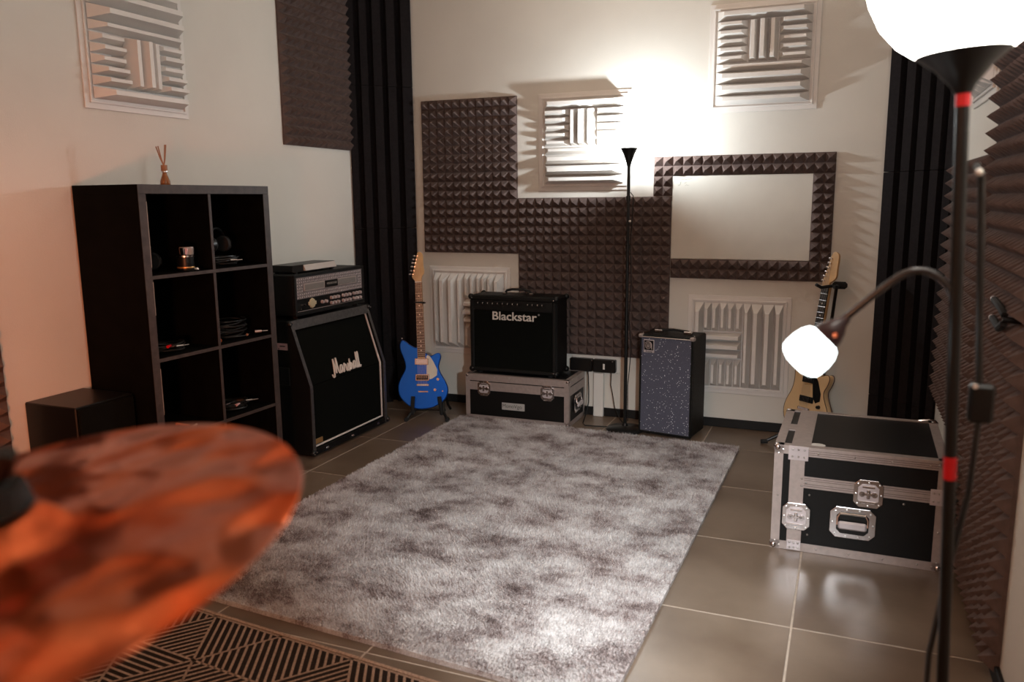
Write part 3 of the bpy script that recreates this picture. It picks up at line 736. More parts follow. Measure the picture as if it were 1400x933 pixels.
# ------------------------------------------------------------------ flight-case hardware
def latch(parent, M, w_=.105, h_=.11):
    t = MB()
    r_ = .02
    po = [(-w_/2+r_, -h_/2), (w_/2-r_, -h_/2), (w_/2, -h_/2+r_), (w_/2, h_/2-r_), (w_/2-r_, h_/2), (-w_/2+r_, h_/2), (-w_/2, h_/2-r_), (-w_/2, -h_/2+r_)]
    t.prism(po, -.007, 0, M, .002)
    o = t.build('latch_dish', CHROME, parent, smooth=False)
    k = .70
    MB().prism([(a*k, b*k) for a, b in po], -.0085, -.0065, M).build('latch_recess', SILVERC, o, smooth=False)
    wgg = MB()
    wgg.box(-.026, .026, -.013, -.008, -.006, .006, .002, M).box(-.006, .006, -.015, -.008, -.018, .018, .002, M)
    wgg.cyl((-.022, -.013, .0), (-.022, -.008, .0), .011, .011, 12, M).cyl((.022, -.013, 0), (.022, -.008, 0), .011, .011, 12, M)
    wgg.cyl((0, -.016, 0), (0, -.008, 0), .006, .006, 10, M)
    wgg.box(-.030, .030, -.012, -.008, -.036, -.028, .001, M).box(-.022, .022, -.012, -.008, .024, .032, .001, M)
    wgg.build('butterfly_catch', CHROME, o, smooth=False)
    rv = MB()
    for sx in (-1, 0, 1):
        for sz in (-1, 0, 1):
            if sx or sz: rv.sphere((sx*w_*.42*(.86 if sz else 1), -.008, sz*h_*.42*(.86 if sx else 1)), .0036, 6, 4, M)
    rv.build('latch_rivet', STEEL, o)
    return o
def handle(parent, M, w_=.165, h_=.125):
    r_ = .022
    po = [(-w_/2+r_, -h_/2), (w_/2-r_, -h_/2), (w_/2, -h_/2+r_), (w_/2, h_/2-r_), (w_/2-r_, h_/2), (-w_/2+r_, h_/2), (-w_/2, h_/2-r_), (-w_/2, -h_/2+r_)]
    o = MB().prism(po, -.007, 0, M, .002).build('handle_dish', CHROME, parent, smooth=False)
    k = .70
    MB().prism([(a*k, b*k) for a, b in po], -.0082, -.0065, M).build('handle_recess', BLACKM, o, smooth=False)
    bar = MB().box(-w_*.31, w_*.31, -.028, -.012, -.022, .010, .006, M)
    bar.build('handle_grip', SILVERC, o, smooth=False)
    arm_ = MB()
    for s in (-1, 1): arm_.tube([(s*w_*.33, -.020, -.006), (s*w_*.33, -.012, .02), (s*w_*.28, -.009, .036)], .004, 6, M=M)
    arm_.tube([(-w_*.28, -.009, .037), (w_*.28, -.009, .037)], .005, 6, M=M)
    arm_.build('handle_spring', CHROME, o)
    rv = MB()
    for sx in (-1, -.33, .33, 1):
        for sz in (-1, 1): rv.sphere((sx*w_*.42*(.9 if abs(sx) == 1 else 1), -.008, sz*h_*.43*(.85 if abs(sx) == 1 else 1)), .0036, 6, 4, M)
    for sx in (-1, 1): rv.sphere((sx*w_*.44, -.008, 0), .0036, 6, 4, M)
    rv.build('handle_rivet', STEEL, o)
    return o
def ball_corner(parent, c, sx, sy, sz, r=.026, leg=.048):
    """c = case corner; s* point inwards"""
    o = MB().sphere((c[0]+sx*.008, c[1]+sy*.008, c[2]+sz*.008), r*.62, 12, 8).build('ball_corner', CHROME, parent)
    mb = MB(); e = .0025
    x, y, z = c
    def tri(a, b, d): mb.add([a, b, d], [(0, 1, 2)]); mb.add([a, b, d], [(2, 1, 0)])
    L = leg
    for (n_, p1, p2) in ((Vector((0, -sy*e, 0)), Vector((sx*L, 0, 0)), Vector((0, 0, sz*L))), (Vector((-sx*e, 0, 0)), Vector((0, sy*L, 0)), Vector((0, 0, sz*L))), (Vector((0, 0, -sz*e)), Vector((sx*L, 0, 0)), Vector((0, sy*L, 0)))):
        C = Vector(c)+n_; mid = (p1+p2)*.62
        q = [C, C+p1, C+mid, C+p2]
        mb.add(q, [(0, 1, 2, 3), (3, 2, 1, 0)])
    mb.build('corner_plate', SILVERC, o, smooth=False)
    rv = MB()
    for p_ in ((sx*L*.62, -sy*.004, sz*L*.28), (sx*L*.28, -sy*.004, sz*L*.62), (-sx*.004, sy*L*.5, sz*L*.3)):
        rv.sphere(Vector(c)+Vector(p_), .004, 6, 4)
    rv.build('corner_rivet', STEEL, o)
def edges_alu(parent, x0, x1, y0, y1, z0, z1, e=.032, th=.0022, name='edge_extrusion'):
    """L-shaped aluminium angles along the twelve edges, each its own part"""
    for z, s in ((z0, 1), (z1, -1)):
        for y, q in ((y0, 1), (y1, -1)):
            mb = MB(); mb.box(x0, x1, min(y-q*th, y), max(y-q*th, y), min(z, z+s*e), max(z, z+s*e)); mb.box(x0, x1, min(y-q*th, y+q*e), max(y-q*th, y+q*e), min(z-s*th, z), max(z-s*th, z)); mb.build(name, ALU, parent, smooth=False)
        for x, q in ((x0, 1), (x1, -1)):
            mb = MB(); mb.box(min(x-q*th, x), max(x-q*th, x), y0, y1, min(z, z+s*e), max(z, z+s*e)); mb.box(min(x-q*th, x+q*e), max(x-q*th, x+q*e), y0, y1, min(z-s*th, z), max(z-s*th, z)); mb.build(name, ALU, parent, smooth=False)
    for x, q in ((x0, 1), (x1, -1)):
        for y, s in ((y0, 1), (y1, -1)):
            mb = MB(); mb.box(min(x, x+q*e), max(x, x+q*e), min(y-s*th, y), max(y-s*th, y), z0, z1); mb.box(min(x-q*th, x), max(x-q*th, x), min(y, y+s*e), max(y, y+s*e), z0, z1); mb.build(name, ALU, parent, smooth=False)
def rivets(parent, pts, name='rivet'):
    for p_ in pts: MB().sphere(p_, .0045, 8, 5).build(name, STEEL, parent)

# big flight case at the right; local origin front-left-bottom
fc = thing('flight_case', 'large black flight case with aluminium edges, butterfly latches and recessed handle', 'flight case', (-.218, 3.262, .004), R(-.8))
FW, FD, FH = .608, .585, .425
MB().box(0, FW, 0, FD, 0, FH).build('body_panel', LAMI, fc, smooth=False)
edges_alu(fc, -.001, FW+.001, -.001, FD+.001, -.001, FH+.001)
def band(a, name='joint_band'): return MB().box(*a).build(name, ALU, fc, smooth=False)
band((.058, .112, -.0035, .001, .0, FH)); band((.058, .130, -.0, FD, FH-.001, FH+.0035)); band((.058, .112, FD-.001, FD+.0035, 0, FH))
band((.112, FW-.03, -.0032, .001, .262, .309))
band((.0, .060, FD*.40, FD*.56, FH-.001, FH+.0030), 'lid_plate')
gr = mat('extrusion_groove', (.16, .13, .125), .6, metal=.5)
for z in (.270, .278, .293, .301): MB().box(.112, FW-.03, -.0038, -.0030, z, z+.0018).build('band_groove', gr, fc, smooth=False)
for z in (.398, .406, .414): MB().box(.112, FW-.03, -.0042, -.0030, z, z+.0018).build('band_groove', gr, fc, smooth=False)
band((.112, FW-.03, -.0036, .001, .391, .424))
latch(fc, Tm((.346, -.003, .270))); latch(fc, Tm((.090, -.004, .142))); handle(fc, Tm((.297, -.001, .143)))
for a in ((.050, .124, -.0062, -.003, .372, .430), (.060, .112, -.0062, -.003, .0, .040), (.556, .612, -.0062, -.003, .256, .318)):
    pl = MB().box(*a, ch=.001).build('bracket_plate', SILVERC, fc, smooth=False)
    x0, x1, _, _, z0, z1 = a
    rivets(pl, [(x0+(x1-x0)*u, -.006, z0+(z1-z0)*v) for u in (.2, .5, .8) for v in (.25, .75)])
for x in (0, FW):
    for y in (0, FD):
        for z in (0, FH): ball_corner(fc, (x, y, z), 1 if x == 0 else -1, 1 if y == 0 else -1, 1 if z == 0 else -1)
rivets(fc, [(.16+.13*i, -.003, .376+.03) for i in range(4)]+[(.17+.12*i, -.003, .014) for i in range(4)]+[(.135, -.002, .235), (.47, -.002, .245), (.135, -.002, .07), (FW-.016, -.003, .15), (.016, -.003, .22), (.104, -.0045, .30), (.104, -.0045, .27), (.12, -.0045, .285)])
MB().lathe([(.0001, .0005), (.030, .0004), (.031, 0)], 24, Tm((.152, .055, FH)) @ Matrix.Diagonal((1, .8, 1, 1))).build('white_sticker', WHITEP, fc)
for x in (.17, .205, .24): MB().box(x, x+.028, FD-.026, FD-.012, FH, FH+.004, ch=.001).build('hinge_plate', CHROME, fc, smooth=False)
MB().tube([(FW-.07, FD-.02, FH+.006), (FW-.03, FD-.02, FH+.014), (FW-.005, FD-.02, FH+.010), (FW+.004, FD-.02, FH)], .005, 8).build('corner_ring', CHROME, fc)

# road case under the combo amplifier
rc = thing('road_case', 'low aluminium-edged road case carrying the combo amplifier', 'flight case', (-2.222, 4.615, .0), R(.6))
RW, RD, RH = .69, .34, .295
MB().box(0, RW, 0, RD, 0.004, RH).build('body_panel', LAMI, rc, smooth=False)
edges_alu(rc, -.001, RW+.001, -.001, RD+.001, .003, RH+.001, .028)
MB().box(.0, RW, -.0034, .001, .196, .250, ch=.0006).build('joint_band', ALU, rc, smooth=False)
MB().box(.0, RW, -.0034, .001, .256, RH, ch=.0006).build('lid_band', ALU, rc, smooth=False)
MB().box(RW-.001, RW+.0034, .0, RD, .196, .250, ch=.0006).build('joint_band', ALU, rc, smooth=False)
MB().box(RW-.001, RW+.0034, .0, RD, .256, RH, ch=.0006).build('lid_band', ALU, rc, smooth=False)
latch(rc, Tm((.128, -.004, .210)), .088, .098); latch(rc, Tm((.556, -.004, .210)), .088, .098)
handle(rc, Tm((RW+.003, .17, .125), 0, 0, R(90)), .15, .115)
nm = MB().box(.248, .402, -.004, .0, .080, .126, ch=.001).build('name_plate', LABELM, rc, smooth=False)
text('MonoVgo', .034, 'plate_lettering', DARKINK, nm, Tm((.318, -.0044, .105)) @ FRONT, .0002, -.0002)
for x in (0, RW):
    for y in (0, RD):
        for z in (0.004, RH): ball_corner(rc, (x, y, z), 1 if x == 0 else -1, 1 if y == 0 else -1, 1 if z < .1 else -1, .022, .040)
rivets(rc, [(.2+.1*i, -.0035, .285) for i in range(4)]+[(.08+.13*i, -.003, .018) for i in range(5)])

# combo amplifier
ca = thing('combo_amplifier', 'black guitar combo amplifier with white block lettering standing on the road case', 'amplifier', (-2.208, 4.662, RH+.004), R(-.6))
AW, AD, AH = .584, .215, .502
MB().box(0, AW, .012, AD, .012, AH, ch=.012).build('cabinet', TOLEX, ca, smooth=False)
f2 = MB()
for a in ((0, AW, -.004, .016, .012, .036), (0, AW, -.004, .016, AH-.030, AH), (0, .026, -.004, .016, .036, AH-.03), (AW-.026, AW, -.004, .016, .036, AH-.03)): f2.box(*a, ch=.006)
f2.build('front_frame', TOLEX, ca, smooth=False)
MB().box(.026, AW-.026, .004, .014, .036, AH-.095).build('grille', GRILLE, ca, smooth=False)
MB().box(.026, AW-.026, .002, .014, AH-.090, AH-.03).build('control_panel', TOLEX, ca, smooth=False)
for x in [.06+.034*i for i in range(9)]+[.40, .43, .465, .495]:
    kb = MB().cyl((x, .003, AH-.052), (x, -.010, AH-.052), .009, .008, 12).build('knob', BLACKP, ca)
    MB().box(x-.0015, x+.0015, -.0112, -.0098, AH-.052, AH-.044).build('knob_pointer', SCRIPT, kb, smooth=False)
lgo = text('Blackstar', .078, 'block_logo', SCRIPT, ca, Tm((.303, .002, .372)) @ FRONT @ Matrix.Diagonal((1.06, .95, 1, 1)), .0018, .0009, 0, 1.0)
MB().lathe([(.0035, 0), (.005, 0), (.005, .002), (.0035, .002)], 12, Tm((.470, .003, .392), R(90))).build('logo_dot', SCRIPT, ca)
for x in (0, AW):
    for z in (.022, AH-.012):
        for y in (.012, AD-.006):
            MB().sphere((x+(.004 if x == 0 else -.004), y+(.0 if y < .1 else -.006), z), .020, 10, 6).build('corner_protector', BLACKP, ca)
for x in (.016, AW-.016):
    for z in (.03, AH-.018): MB().sphere((x, -.006, z), .0035, 8, 5).build('corner_screw', CHROME, ca)
MB().tube([(.20, .10, AH+.002), (.215, .10, AH+.024), (.25, .10, AH+.032), (.33, .10, AH+.033), (.37, .10, AH+.024), (.385, .10, AH+.002)], .008, 8).build('carry_handle', RUBBER, ca)
for x in (.20, .385): MB().box(x-.012, x+.012, .085, .115, AH-.001, AH+.012, ch=.003).build('handle_bracket', CHROME, ca, smooth=False)
for x in (.05, AW-.05):
    for y in (.04, AD-.05): MB().cyl((x, y, -.002), (x, y, .014), .018).build('foot', RUBBER, ca)

# bass cabinet with sparkling cloth
bcab = thing('bass_cabinet', 'slim bass speaker cabinet with sparkly blue-grey cloth and silver corners', 'speaker cabinet', (-1.103, 4.668, 0), R(-9))
BW, BD, BH = .325, .235, .605
MB().box(0, BW, .010, BD, .012, BH, ch=.008).build('shell', TOLEX, bcab, smooth=False)
f3 = MB()
for a in ((0, BW, -.004, .014, .010, .026), (0, BW, -.004, .014, BH-.016, BH), (0, .014, -.004, .014, .026, BH-.016), (BW-.014, BW, -.004, .014, .026, BH-.016)): f3.box(*a, ch=.003)
f3.build('front_frame', TOLEX, bcab, smooth=False)
MB().box(.012, BW-.012, -.003, .012, .024, BH-.016).build('sparkle_grille', sparkle_mat(), bcab, smooth=False)
MB().tube([(.012, -.005, BH-.012), (BW-.012, -.005, BH-.012)], .0035, 6).build('top_piping', CHROME, bcab)
bp_ = MB().box(.026, .092, -.008, -.002, .500, .578, ch=.002).build('logo_plate', SILVERC, bcab, smooth=False)
MB().box(.031, .087, -.0092, -.0075, .516, .573).build('emblem_ground', BLACKM, bp_, smooth=False)
em = MB(); cx_, cz_ = .055, .541
for r0 in (.0075, .0165):
    em.tube([(cx_+r0*math.cos(t*.2618), -.0095, cz_+r0*math.sin(t*.2618)) for t in range(24)], .0026, 6, closed=True)
em.tube([(cx_+.022*math.cos(R(a)), -.0095, cz_+.022*math.sin(R(a))+.003) for a in range(150, -5, -12)]+[(cx_+.022, -.0095, cz_-.018), (cx_+.027, -.0095, cz_-.020)], .003, 6)
em.sphere((cx_, -.0095, cz_), .0035, 8, 5); em.build('emblem', ALU, bp_)
text('Ampeg', .014, 'plate_lettering', DARKINK, bp_, Tm((.059, -.0084, .508)) @ FRONT, .0002, .0002)
for x in (.006, BW-.006):
    c_ = MB().box(x-.014, x+.014, -.010, .022, BH-.018, BH+.004, ch=.005).build('metal_corner', ALU, bcab, smooth=False)
    MB().sphere((x, .035, BH+.004), .0045, 8, 5).build('corner_screw', CHROME, c_)
for x in (.075, .255): MB().box(x-.026, x+.026, .095, .125, BH-.001, BH+.020, ch=.005).build('handle_end', CHROME, bcab, smooth=False)
MB().tube([(.07, .11, BH+.016), (.165, .11, BH+.024), (.26, .11, BH+.016)], .007, 8).build('strap_handle', RUBBER, bcab)
for x in (.05, BW-.05):
    for y in (.04, BD-.04): MB().cyl((x, y, 0), (x, y, .013), .018).build('foot', RUBBER, bcab)

# ------------------------------------------------------------------ guitars
def smooth_poly(pts, it=2):
    for _ in range(it):
        o = []
        for i in range(len(pts)):
            a, b = Vector(pts[i]), Vector(pts[(i+1) % len(pts)])
            o += [tuple(a*.75+b*.25), tuple(a*.25+b*.75)]
        pts = o
    return pts
def guitar(t, spec):
    th = .042
    bo = smooth_poly(spec['body'], 2)
    b = MB().prism(bo, 0, th, None, .006).build('body', spec['bodymat'], t)
    if spec.get('binding'):
        for y in (.001, th-.001): MB().tube([(p[0], y+.002, p[1]) for p in bo], .0022, 5, closed=True).build('binding', BINDING, b)
    (nx0, nz0), (nx1, nz1) = spec['nut']; (ex0, ez0), (ex1, ez1) = spec['end']
    nk = MB().prism([(nx0, nz0), (nx1, nz1), (ex1, ez1-.05), (ex0, ez0-.05)], -.004, .020, None, .004).build('neck', MAPLE, t)
    MB().prism([(nx0, nz0), (nx1, nz1), (ex1, ez1), (ex0, ez0)], -.0095, -.004).build('fretboard', spec['board'], nk, smooth=False)
    hdp = MB().prism(smooth_poly(spec['head'], 1), -.004, .011, None, .002).build('headstock', MAPLE, t)
    N0 = (Vector(spec['nut'][0])+Vector(spec['nut'][1]))/2; E0 = (Vector(spec['end'][0])+Vector(spec['end'][1]))/2
    ax = (E0-N0); L = ax.length; ax.normalize(); px_ = Vector((-ax.y, ax.x)); px_ = px_ if px_.x > 0 else -px_
    scale = L/.72; wn = (Vector(spec['nut'][1])-Vector(spec['nut'][0])).length/2; we = (Vector(spec['end'][1])-Vector(spec['end'][0])).length/2
    def at(s, u, y): q = N0+ax*s+px_*u; return (q.x, y, q.y)
    MB().tube([at(0, -wn, -.010), at(0, wn, -.010)], .003, 6).build('nut', PEARL, nk)
    pos = [scale*(1-2**(-k/12)) for k in range(1, 23)]
    for k, s in enumerate(pos):
        if s > L-.004: break
        w2 = wn+(we-wn)*s/L
        MB().tube([at(s, -w2, -.0100), at(s, w2, -.0100)], .0014, 5).build('fret', STEEL, nk)
    for k in (3, 5, 7, 9, 12, 15, 17, 19):
        s = (pos[k-1]+pos[k-2])/2
        if s < L: MB().cyl(at(s, 0, -.0092), at(s, 0, -.0100), .0042, .0042, 10).build('inlay_dot', PEARL, nk)
    br = Vector(spec['bridge'])
    sb = (br-N0).length
    st = MB()
    for i in range(6):
        u = (i-2.5)/2.5
        a_ = at(0, u*wn*.82, -.0125); q = br+px_*u*.026
        tn = spec['tuners'][i] if i < len(spec['tuners']) else None
        st.tube([(tn[0]+.016, -.008, tn[1]-.002), a_, (q.x, -.014, q.y)], .0007, 4)
    st.build('strings', STEEL, t)
    for tx, tz in spec['tuners']:
        tu = MB().cyl((tx+.018, -.004, tz-.002), (tx+.018, -.012, tz-.002), .0045, .004, 10).build('tuner_post', CHROME, hdp)
        MB().tube([(tx+.012, .005, tz-.001), (tx, .005, tz)], .0025, 6).sphere((tx-.004, .005, tz), .0085, 10, 6, None, (1, .5, .8)).build('tuner_button', CHROME, tu)
    for (x0, z0, x1, z1, fm, cm) in spec['pickups']:
        pk = MB().box(x0, x1, -.007, .001, z1, z0, ch=.002).build('pickup_ring', fm, b, smooth=False)
        MB().box(x0+.007, x1-.007, -.012, -.006, z1+.006, z0-.006, ch=.002).build('pickup_cover', cm, pk, smooth=False)
        pp = MB()
        for i in range(6): pp.cyl((x0+.014+(x1-x0-.028)*i/5, -.0135, (z0+z1)/2+.004), (x0+.014+(x1-x0-.028)*i/5, -.0115, (z0+z1)/2+.004), .0026, .0026, 8)
        pp.build('pole_piece', CHROME, pk)
    MB().prism(smooth_poly(spec['guard'], 1), -.0028, .001).build('pickguard', spec['guardmat'], b, smooth=False)
    bb = MB().box(br.x-.040, br.x+.040, -.012, .001, br.y-.007, br.y+.007, ch=.002).build('bridge', CHROME, b, smooth=False)
    for i in range(6): MB().box(br.x-.033+i*.0118, br.x-.026+i*.0118, -.016, -.011, br.y-.006, br.y+.006, ch=.001).build('saddle', SILVERC, bb, smooth=False)
    for kx, kz, r_ in spec['knobs']: MB().cyl((kx, .001, kz), (kx, -.016, kz), r_, r_*.8, 14).build('knob', spec['knobmat'], b)
    return b
BODY1 = [(-0.028, 0.395), (-0.043, 0.389), (-0.074, 0.403), (-0.104, 0.427), (-0.125, 0.44), (-0.137, 0.427), (-0.143, 0.403), (-0.137, 0.367), (-0.115, 0.32), (-0.102, 0.272), (-0.109, 0.242), (-0.13, 0.206), (-0.148, 0.165), (-0.152, 0.123), (-0.142, 0.081), (-0.114, 0.046), (-0.072, 0.013), (-0.024, 0.0), (0.025, 0.001), (0.073, 0.012), (0.121, 0.036), (0.153, 0.066), (0.168, 0.108), (0.166, 0.143), (0.147, 0.185), (0.12, 0.226), (0.105, 0.262), (0.11, 0.291), (0.122, 0.333), (0.113, 0.357), (0.095, 0.358), (0.071, 0.345), (0.056, 0.337), (0.029, 0.35)]
HEAD1 = [(-0.043, 0.813), (-0.065, 0.835), (-0.059, 0.856), (-0.048, 0.908), (-0.032, 0.991), (-0.021, 0.999), (-0.006, 0.995), (0.006, 0.979), (0.007, 0.92), (0.017, 0.864), (0.001, 0.844), (-0.003, 0.815), (-.001, .807), (-.043, .805)]
g1 = thing('electric_guitar', 'blue electric guitar with cream pickguard on a low stand beside the combo amplifier', 'guitar', (-2.492, 4.50, .062), rot=(R(-10), 0, R(18)), group='electric guitars')
g1.scale = (1.0227,)*3
guitar(g1, dict(body=BODY1, head=HEAD1, bodymat=BLUE, board=ROSE, nut=[(-.043, .805), (-.001, .807)], end=[(-.023, .331), (.026, .331)],
    tuners=[(-0.073, 0.856), (-0.066, 0.878), (-0.062, 0.904), (-0.057, 0.928), (-0.052, 0.95), (-0.046, 0.972)],
    pickups=[(-.043, .323, .044, .282, CHROME, SILVERC), (-.038, .222, .050, .181, CHROME, BLACKP)], bridge=(.010, .155),
    guard=[(0.03, 0.35), (0.062, 0.33), (0.114, 0.226), (0.051, 0.184), (0.035, 0.208), (0.032, 0.285)], guardmat=PARCH,
    knobs=[(.107, .192, .011), (.089, .125, .011), (.138, .118, .006)], knobmat=CHROME))
b1 = [c for c in g1.children if c.name.startswith('body')][0]
MB().box(-.020, .044, -.006, .001, .108, .117, ch=.001).build('tailpiece', CHROME, b1, smooth=False)
MB().sphere((-.131, .016, .447), .006, 8, 6).build('strap_button', CHROME, b1)
bpy.context.view_layer.update()
cp = thing('capo', 'small black capo clipped on the neck of the blue guitar', 'capo', (0, 0, 0))
cp.matrix_world = g1.matrix_world @ Matrix.Translation((-.016, 0, .676))
MB().box(-.030, .034, -.020, -.0128, -.005, .005, ch=.002).build('clamp_bar', RUBBER, cp, smooth=False)
MB().box(-.026, .034, .0215, .030, -.006, .006, ch=.002).box(.027, .036, -.018, .028, -.004, .004, ch=.001).build('clamp_jaw', BLACKP, cp, smooth=False)
# low A-frame stand, modelled in room axes around the guitar base
gs = thing('guitar_stand', 'low black A-frame stand holding the blue guitar', 'guitar stand', (-2.492, 4.52, 0), R(18), 'guitar stands')
for s, x in ((-1, -.060), (1, .125)):
    lg_ = MB().tube([(x*1.0, .06, .20), (x*1.1, -.02, .05), (x*1.25+s*.015, -.085, .012)], .010, 8).build('front_leg', BLACKM, gs)
    MB().tube([(x*1.25+s*.015, -.070, .014), (x*1.25+s*.018, -.098, .012)], .014, 8).build('rubber_foot', RUBBER, lg_)
    MB().tube([(x, .075, .21), (x*1.1, .17, .05), (x*1.2, .20, .010)], .009, 8).build('rear_leg', BLACKM, gs)
    cr_ = MB().tube([(x*1.05, .045, .042), (x*1.02, -.035, .040), (x*1.0, -.038, .075), (x*.92, -.030, .150)], .0125, 8).build('padded_arm', RUBBER, gs)
MB().tube([(-.062, .066, .20), (.128, .066, .20)], .008, 8).build('crossbar', BLACKM, gs)
MB().tube([(-.066, .05, .042), (.133, .05, .042)], .007, 8).build('crossbar', BLACKM, gs)

BODY2 = [(-0.041, 0.345), (-0.063, 0.352), (-0.095, 0.386), (-0.12, 0.408), (-0.137, 0.401), (-0.126, 0.359), (-0.117, 0.325), (-0.112, 0.268), (-0.122, 0.215), (-0.152, 0.157), (-0.164, 0.103), (-0.15, 0.047), (-0.116, 0.01), (-0.071, -0.012), (0.001, -0.012), (0.075, 0.01), (0.126, 0.05), (0.142, 0.1), (0.136, 0.141), (0.115, 0.178), (0.096, 0.216), (0.093, 0.243), (0.11, 0.275), (0.121, 0.312), (0.114, 0.335), (0.098, 0.339), (0.071, 0.327), (0.05, 0.328), (0.035, 0.341), (0.018, 0.356)]
HEAD2 = [(-0.017, 0.823), (-0.022, 0.846), (-0.009, 0.88), (0.006, 0.937), (0.014, 0.992), (0.029, 1.012), (0.044, 1.01), (0.062, 0.996), (0.065, 0.967), (0.063, 0.92), (0.067, 0.873), (0.05, 0.852), (0.029, 0.84), (0.027, 0.824), (.031, .817), (-.016, .815)]
g2 = thing('electric_guitar', 'cream electric guitar with black pickguard and dark binding behind the flight case', 'guitar', (-.171, 4.70, .097), rot=(R(-8), 0, R(-38)), group='electric guitars')
guitar(g2, dict(body=BODY2, head=HEAD2, bodymat=CREAM, binding=True, board=mat('ebony', (.012, .010, .009), .5), nut=[(-.016, .816), (.031, .818)], end=[(-.035, .311), (.016, .320)],
    tuners=[(-.026, .852), (-.020, .876), (-.012, .900), (-.006, .925), (.0, .950), (.004, .975)],
    pickups=[(-.054, .309, .021, .275, BLACKP, BLACKP), (-.056, .199, .037, .165, BLACKP, BLACKP)], bridge=(-.016, .127),
    guard=[(.010, .312), (.038, .324), (.093, .194), (.038, .163)], guardmat=BLACKP,
    knobs=[(.078, .154, .011), (.098, .10, .011)], knobmat=BLACKP))
gs2 = thing('guitar_stand', 'tall black guitar stand with neck yoke holding the cream guitar', 'guitar stand', (-.105, 4.80, 0), 0, 'guitar stands')
MB().tube([(.0, .0, .10), (.03, .0, .50), (.062, .0, .90)], .009, 8).build('post', BLACKM, gs2)
yk = MB().box(.040, .118, -.020, .014, .895, .935, ch=.012).build('yoke_head', RUBBER, gs2, smooth=False)
MB().tube([(.060, -.005, .912), (.020, -.050, .912), (-.015, -.075, .908), (-.040, -.100, .925)], .009, 8).tube([(.060, -.005, .912), (.070, -.055, .912), (.050, -.100, .915)], .009, 8).build('yoke_prong', RUBBER, gs2)
for i, (dx, dy) in enumerate(((-.27, -.085), (.20, -.20), (.06, .13))):
    lg_ = MB().tube([(0, 0, .16), (dx*.5, dy*.5, .085), (dx, dy, .013)], .009, 8).build('leg', BLACKM, gs2)
    MB().tube([(dx*.95, dy*.95, .014), (dx*1.08, dy*1.08, .0125)], .0125, 8).build('rubber_foot', RUBBER, lg_)
for s in (-1, 1):
    MB().tube([(0, 0, .13), (s*.06-.03, -.06, .10), (s*.075-.06, -.150, .085), (s*.075-.062, -.165, .115)], .009, 8).build('cradle_arm', RUBBER, gs2)

# ------------------------------------------------------------------ thin floor lamp at the back wall
fl = thing('floor_lamp', 'thin black uplighter floor lamp with small cone shade throwing light on the back wall', 'floor lamp', (-1.195, 4.70, 0))
MB().lathe([(.0001, 0), (.112, 0), (.114, .010), (.105, .018), (.02, .030), (.013, .045), (.0001, .045)], 32).build('base', BLACKM, fl)
MB().cyl((0, 0, .03), (0, 0, .80), .0105).cyl((0, 0, .80), (0, 0, 1.58), .0095).build('pole', BLACKM, fl)
for z in (.62, 1.10, 1.38): MB().cyl((0, 0, z), (0, 0, z+.03), .0135).build('pole_joint', BLACKM, fl)
MB().lathe([(.010, 1.575), (.016, 1.60), (.032, 1.645), (.050, 1.682), (.048, 1.682), (.030, 1.647), (.014, 1.605), (.0001, 1.60)], 28).build('cone_shade', BLACKM, fl)
MB().tube([(.012, 0, 1.43), (.030, -.005, 1.41), (.026, 0, 1.30), (.016, 0, 1.15), (.024, .004, .9), (.014, 0, .7), (.030, .006, .5), (.014, 0, .28), (.016, 0, .06)], .003, 6).build('cord', CABLE, fl)
MB().sphere((.014, -.012, 1.265), .007, 8, 6).build('cord_clip', WHITEP, fl)
pc = MB().tube([(-1.495, 4.905, .31), (-1.490, 4.90, .26), (-1.478, 4.87, .19), (-1.466, 4.83, .12), (-1.470, 4.78, .05), (-1.475, 4.74, .006), (-1.45, 4.70, .005), (-1.38, 4.705, .005), (-1.31, 4.715, .006)], .004, 6).build('power_cable', CABLE)
tag(pc, 'thin black power cable hanging from the socket box to the floor beside the road case', 'cable')
pc2 = MB().tube([(-1.345, 4.925, .30), (-1.35, 4.93, .22), (-1.335, 4.93, .15), (-1.32, 4.92, .08), (-1.27, 4.86, .02), (-1.235, 4.82, .008)], .003, 6).build('lamp_cable', CABLE)
tag(pc2, 'thin black cable looping from the socket box to the thin lamp base', 'cable')

# ------------------------------------------------------------------ bowl lamp with reading arm
nl = thing('bowl_floor_lamp', 'black floor lamp with white glowing bowl and white reading shade on a bent arm', 'floor lamp', (.218, 1.45, 0))
LX = -.044
MB().lathe([(.0001, 0), (.14, 0), (.142, .012), (.13, .02), (.02, .03), (.0001, .03)], 36).build('base', BLACKM, nl)
def lp_(z): return (LX*z, 0, z)
MB().tube([lp_(.02), lp_(.6), lp_(1.2), lp_(1.56)], .0098, 12).build('pole', BLACKM, nl)
for z in (.955, 1.535): MB().tube([lp_(z-.018 if z < 1 else z-.006), lp_(z+.020 if z < 1 else z+.014)], .0106 if z < 1 else .0106, 12).build('red_collar', RED, nl)
tilt = Tm(lp_(1.548), 0, R(-4), 0)
MB().lathe([(.012, 0), (.018, .012), (.040, .038), (.062, .056), (.066, .060), (.0001, .060)], 36, tilt).build('bowl_holder', BLACKM, nl)
MB().lathe([(.050, .056), (.066, .060), (.092, .080), (.115, .110), (.130, .148), (.135, .178), (.132, .178), (.127, .148), (.112, .112), (.092, .084), (.064, .064), (.03, .060)], 48, tilt).build('glass_bowl', mat('lit_bowl_glass', (.8, .8, .8), .5, emit=(1.0, .95, .86), estr=16.), nl)
ap = [(.164, 1.197), (.156, 1.244), (.133, 1.270), (.107, 1.277), (.081, 1.267), (.040, 1.231), (-.003, 1.189)]
sm_ = []
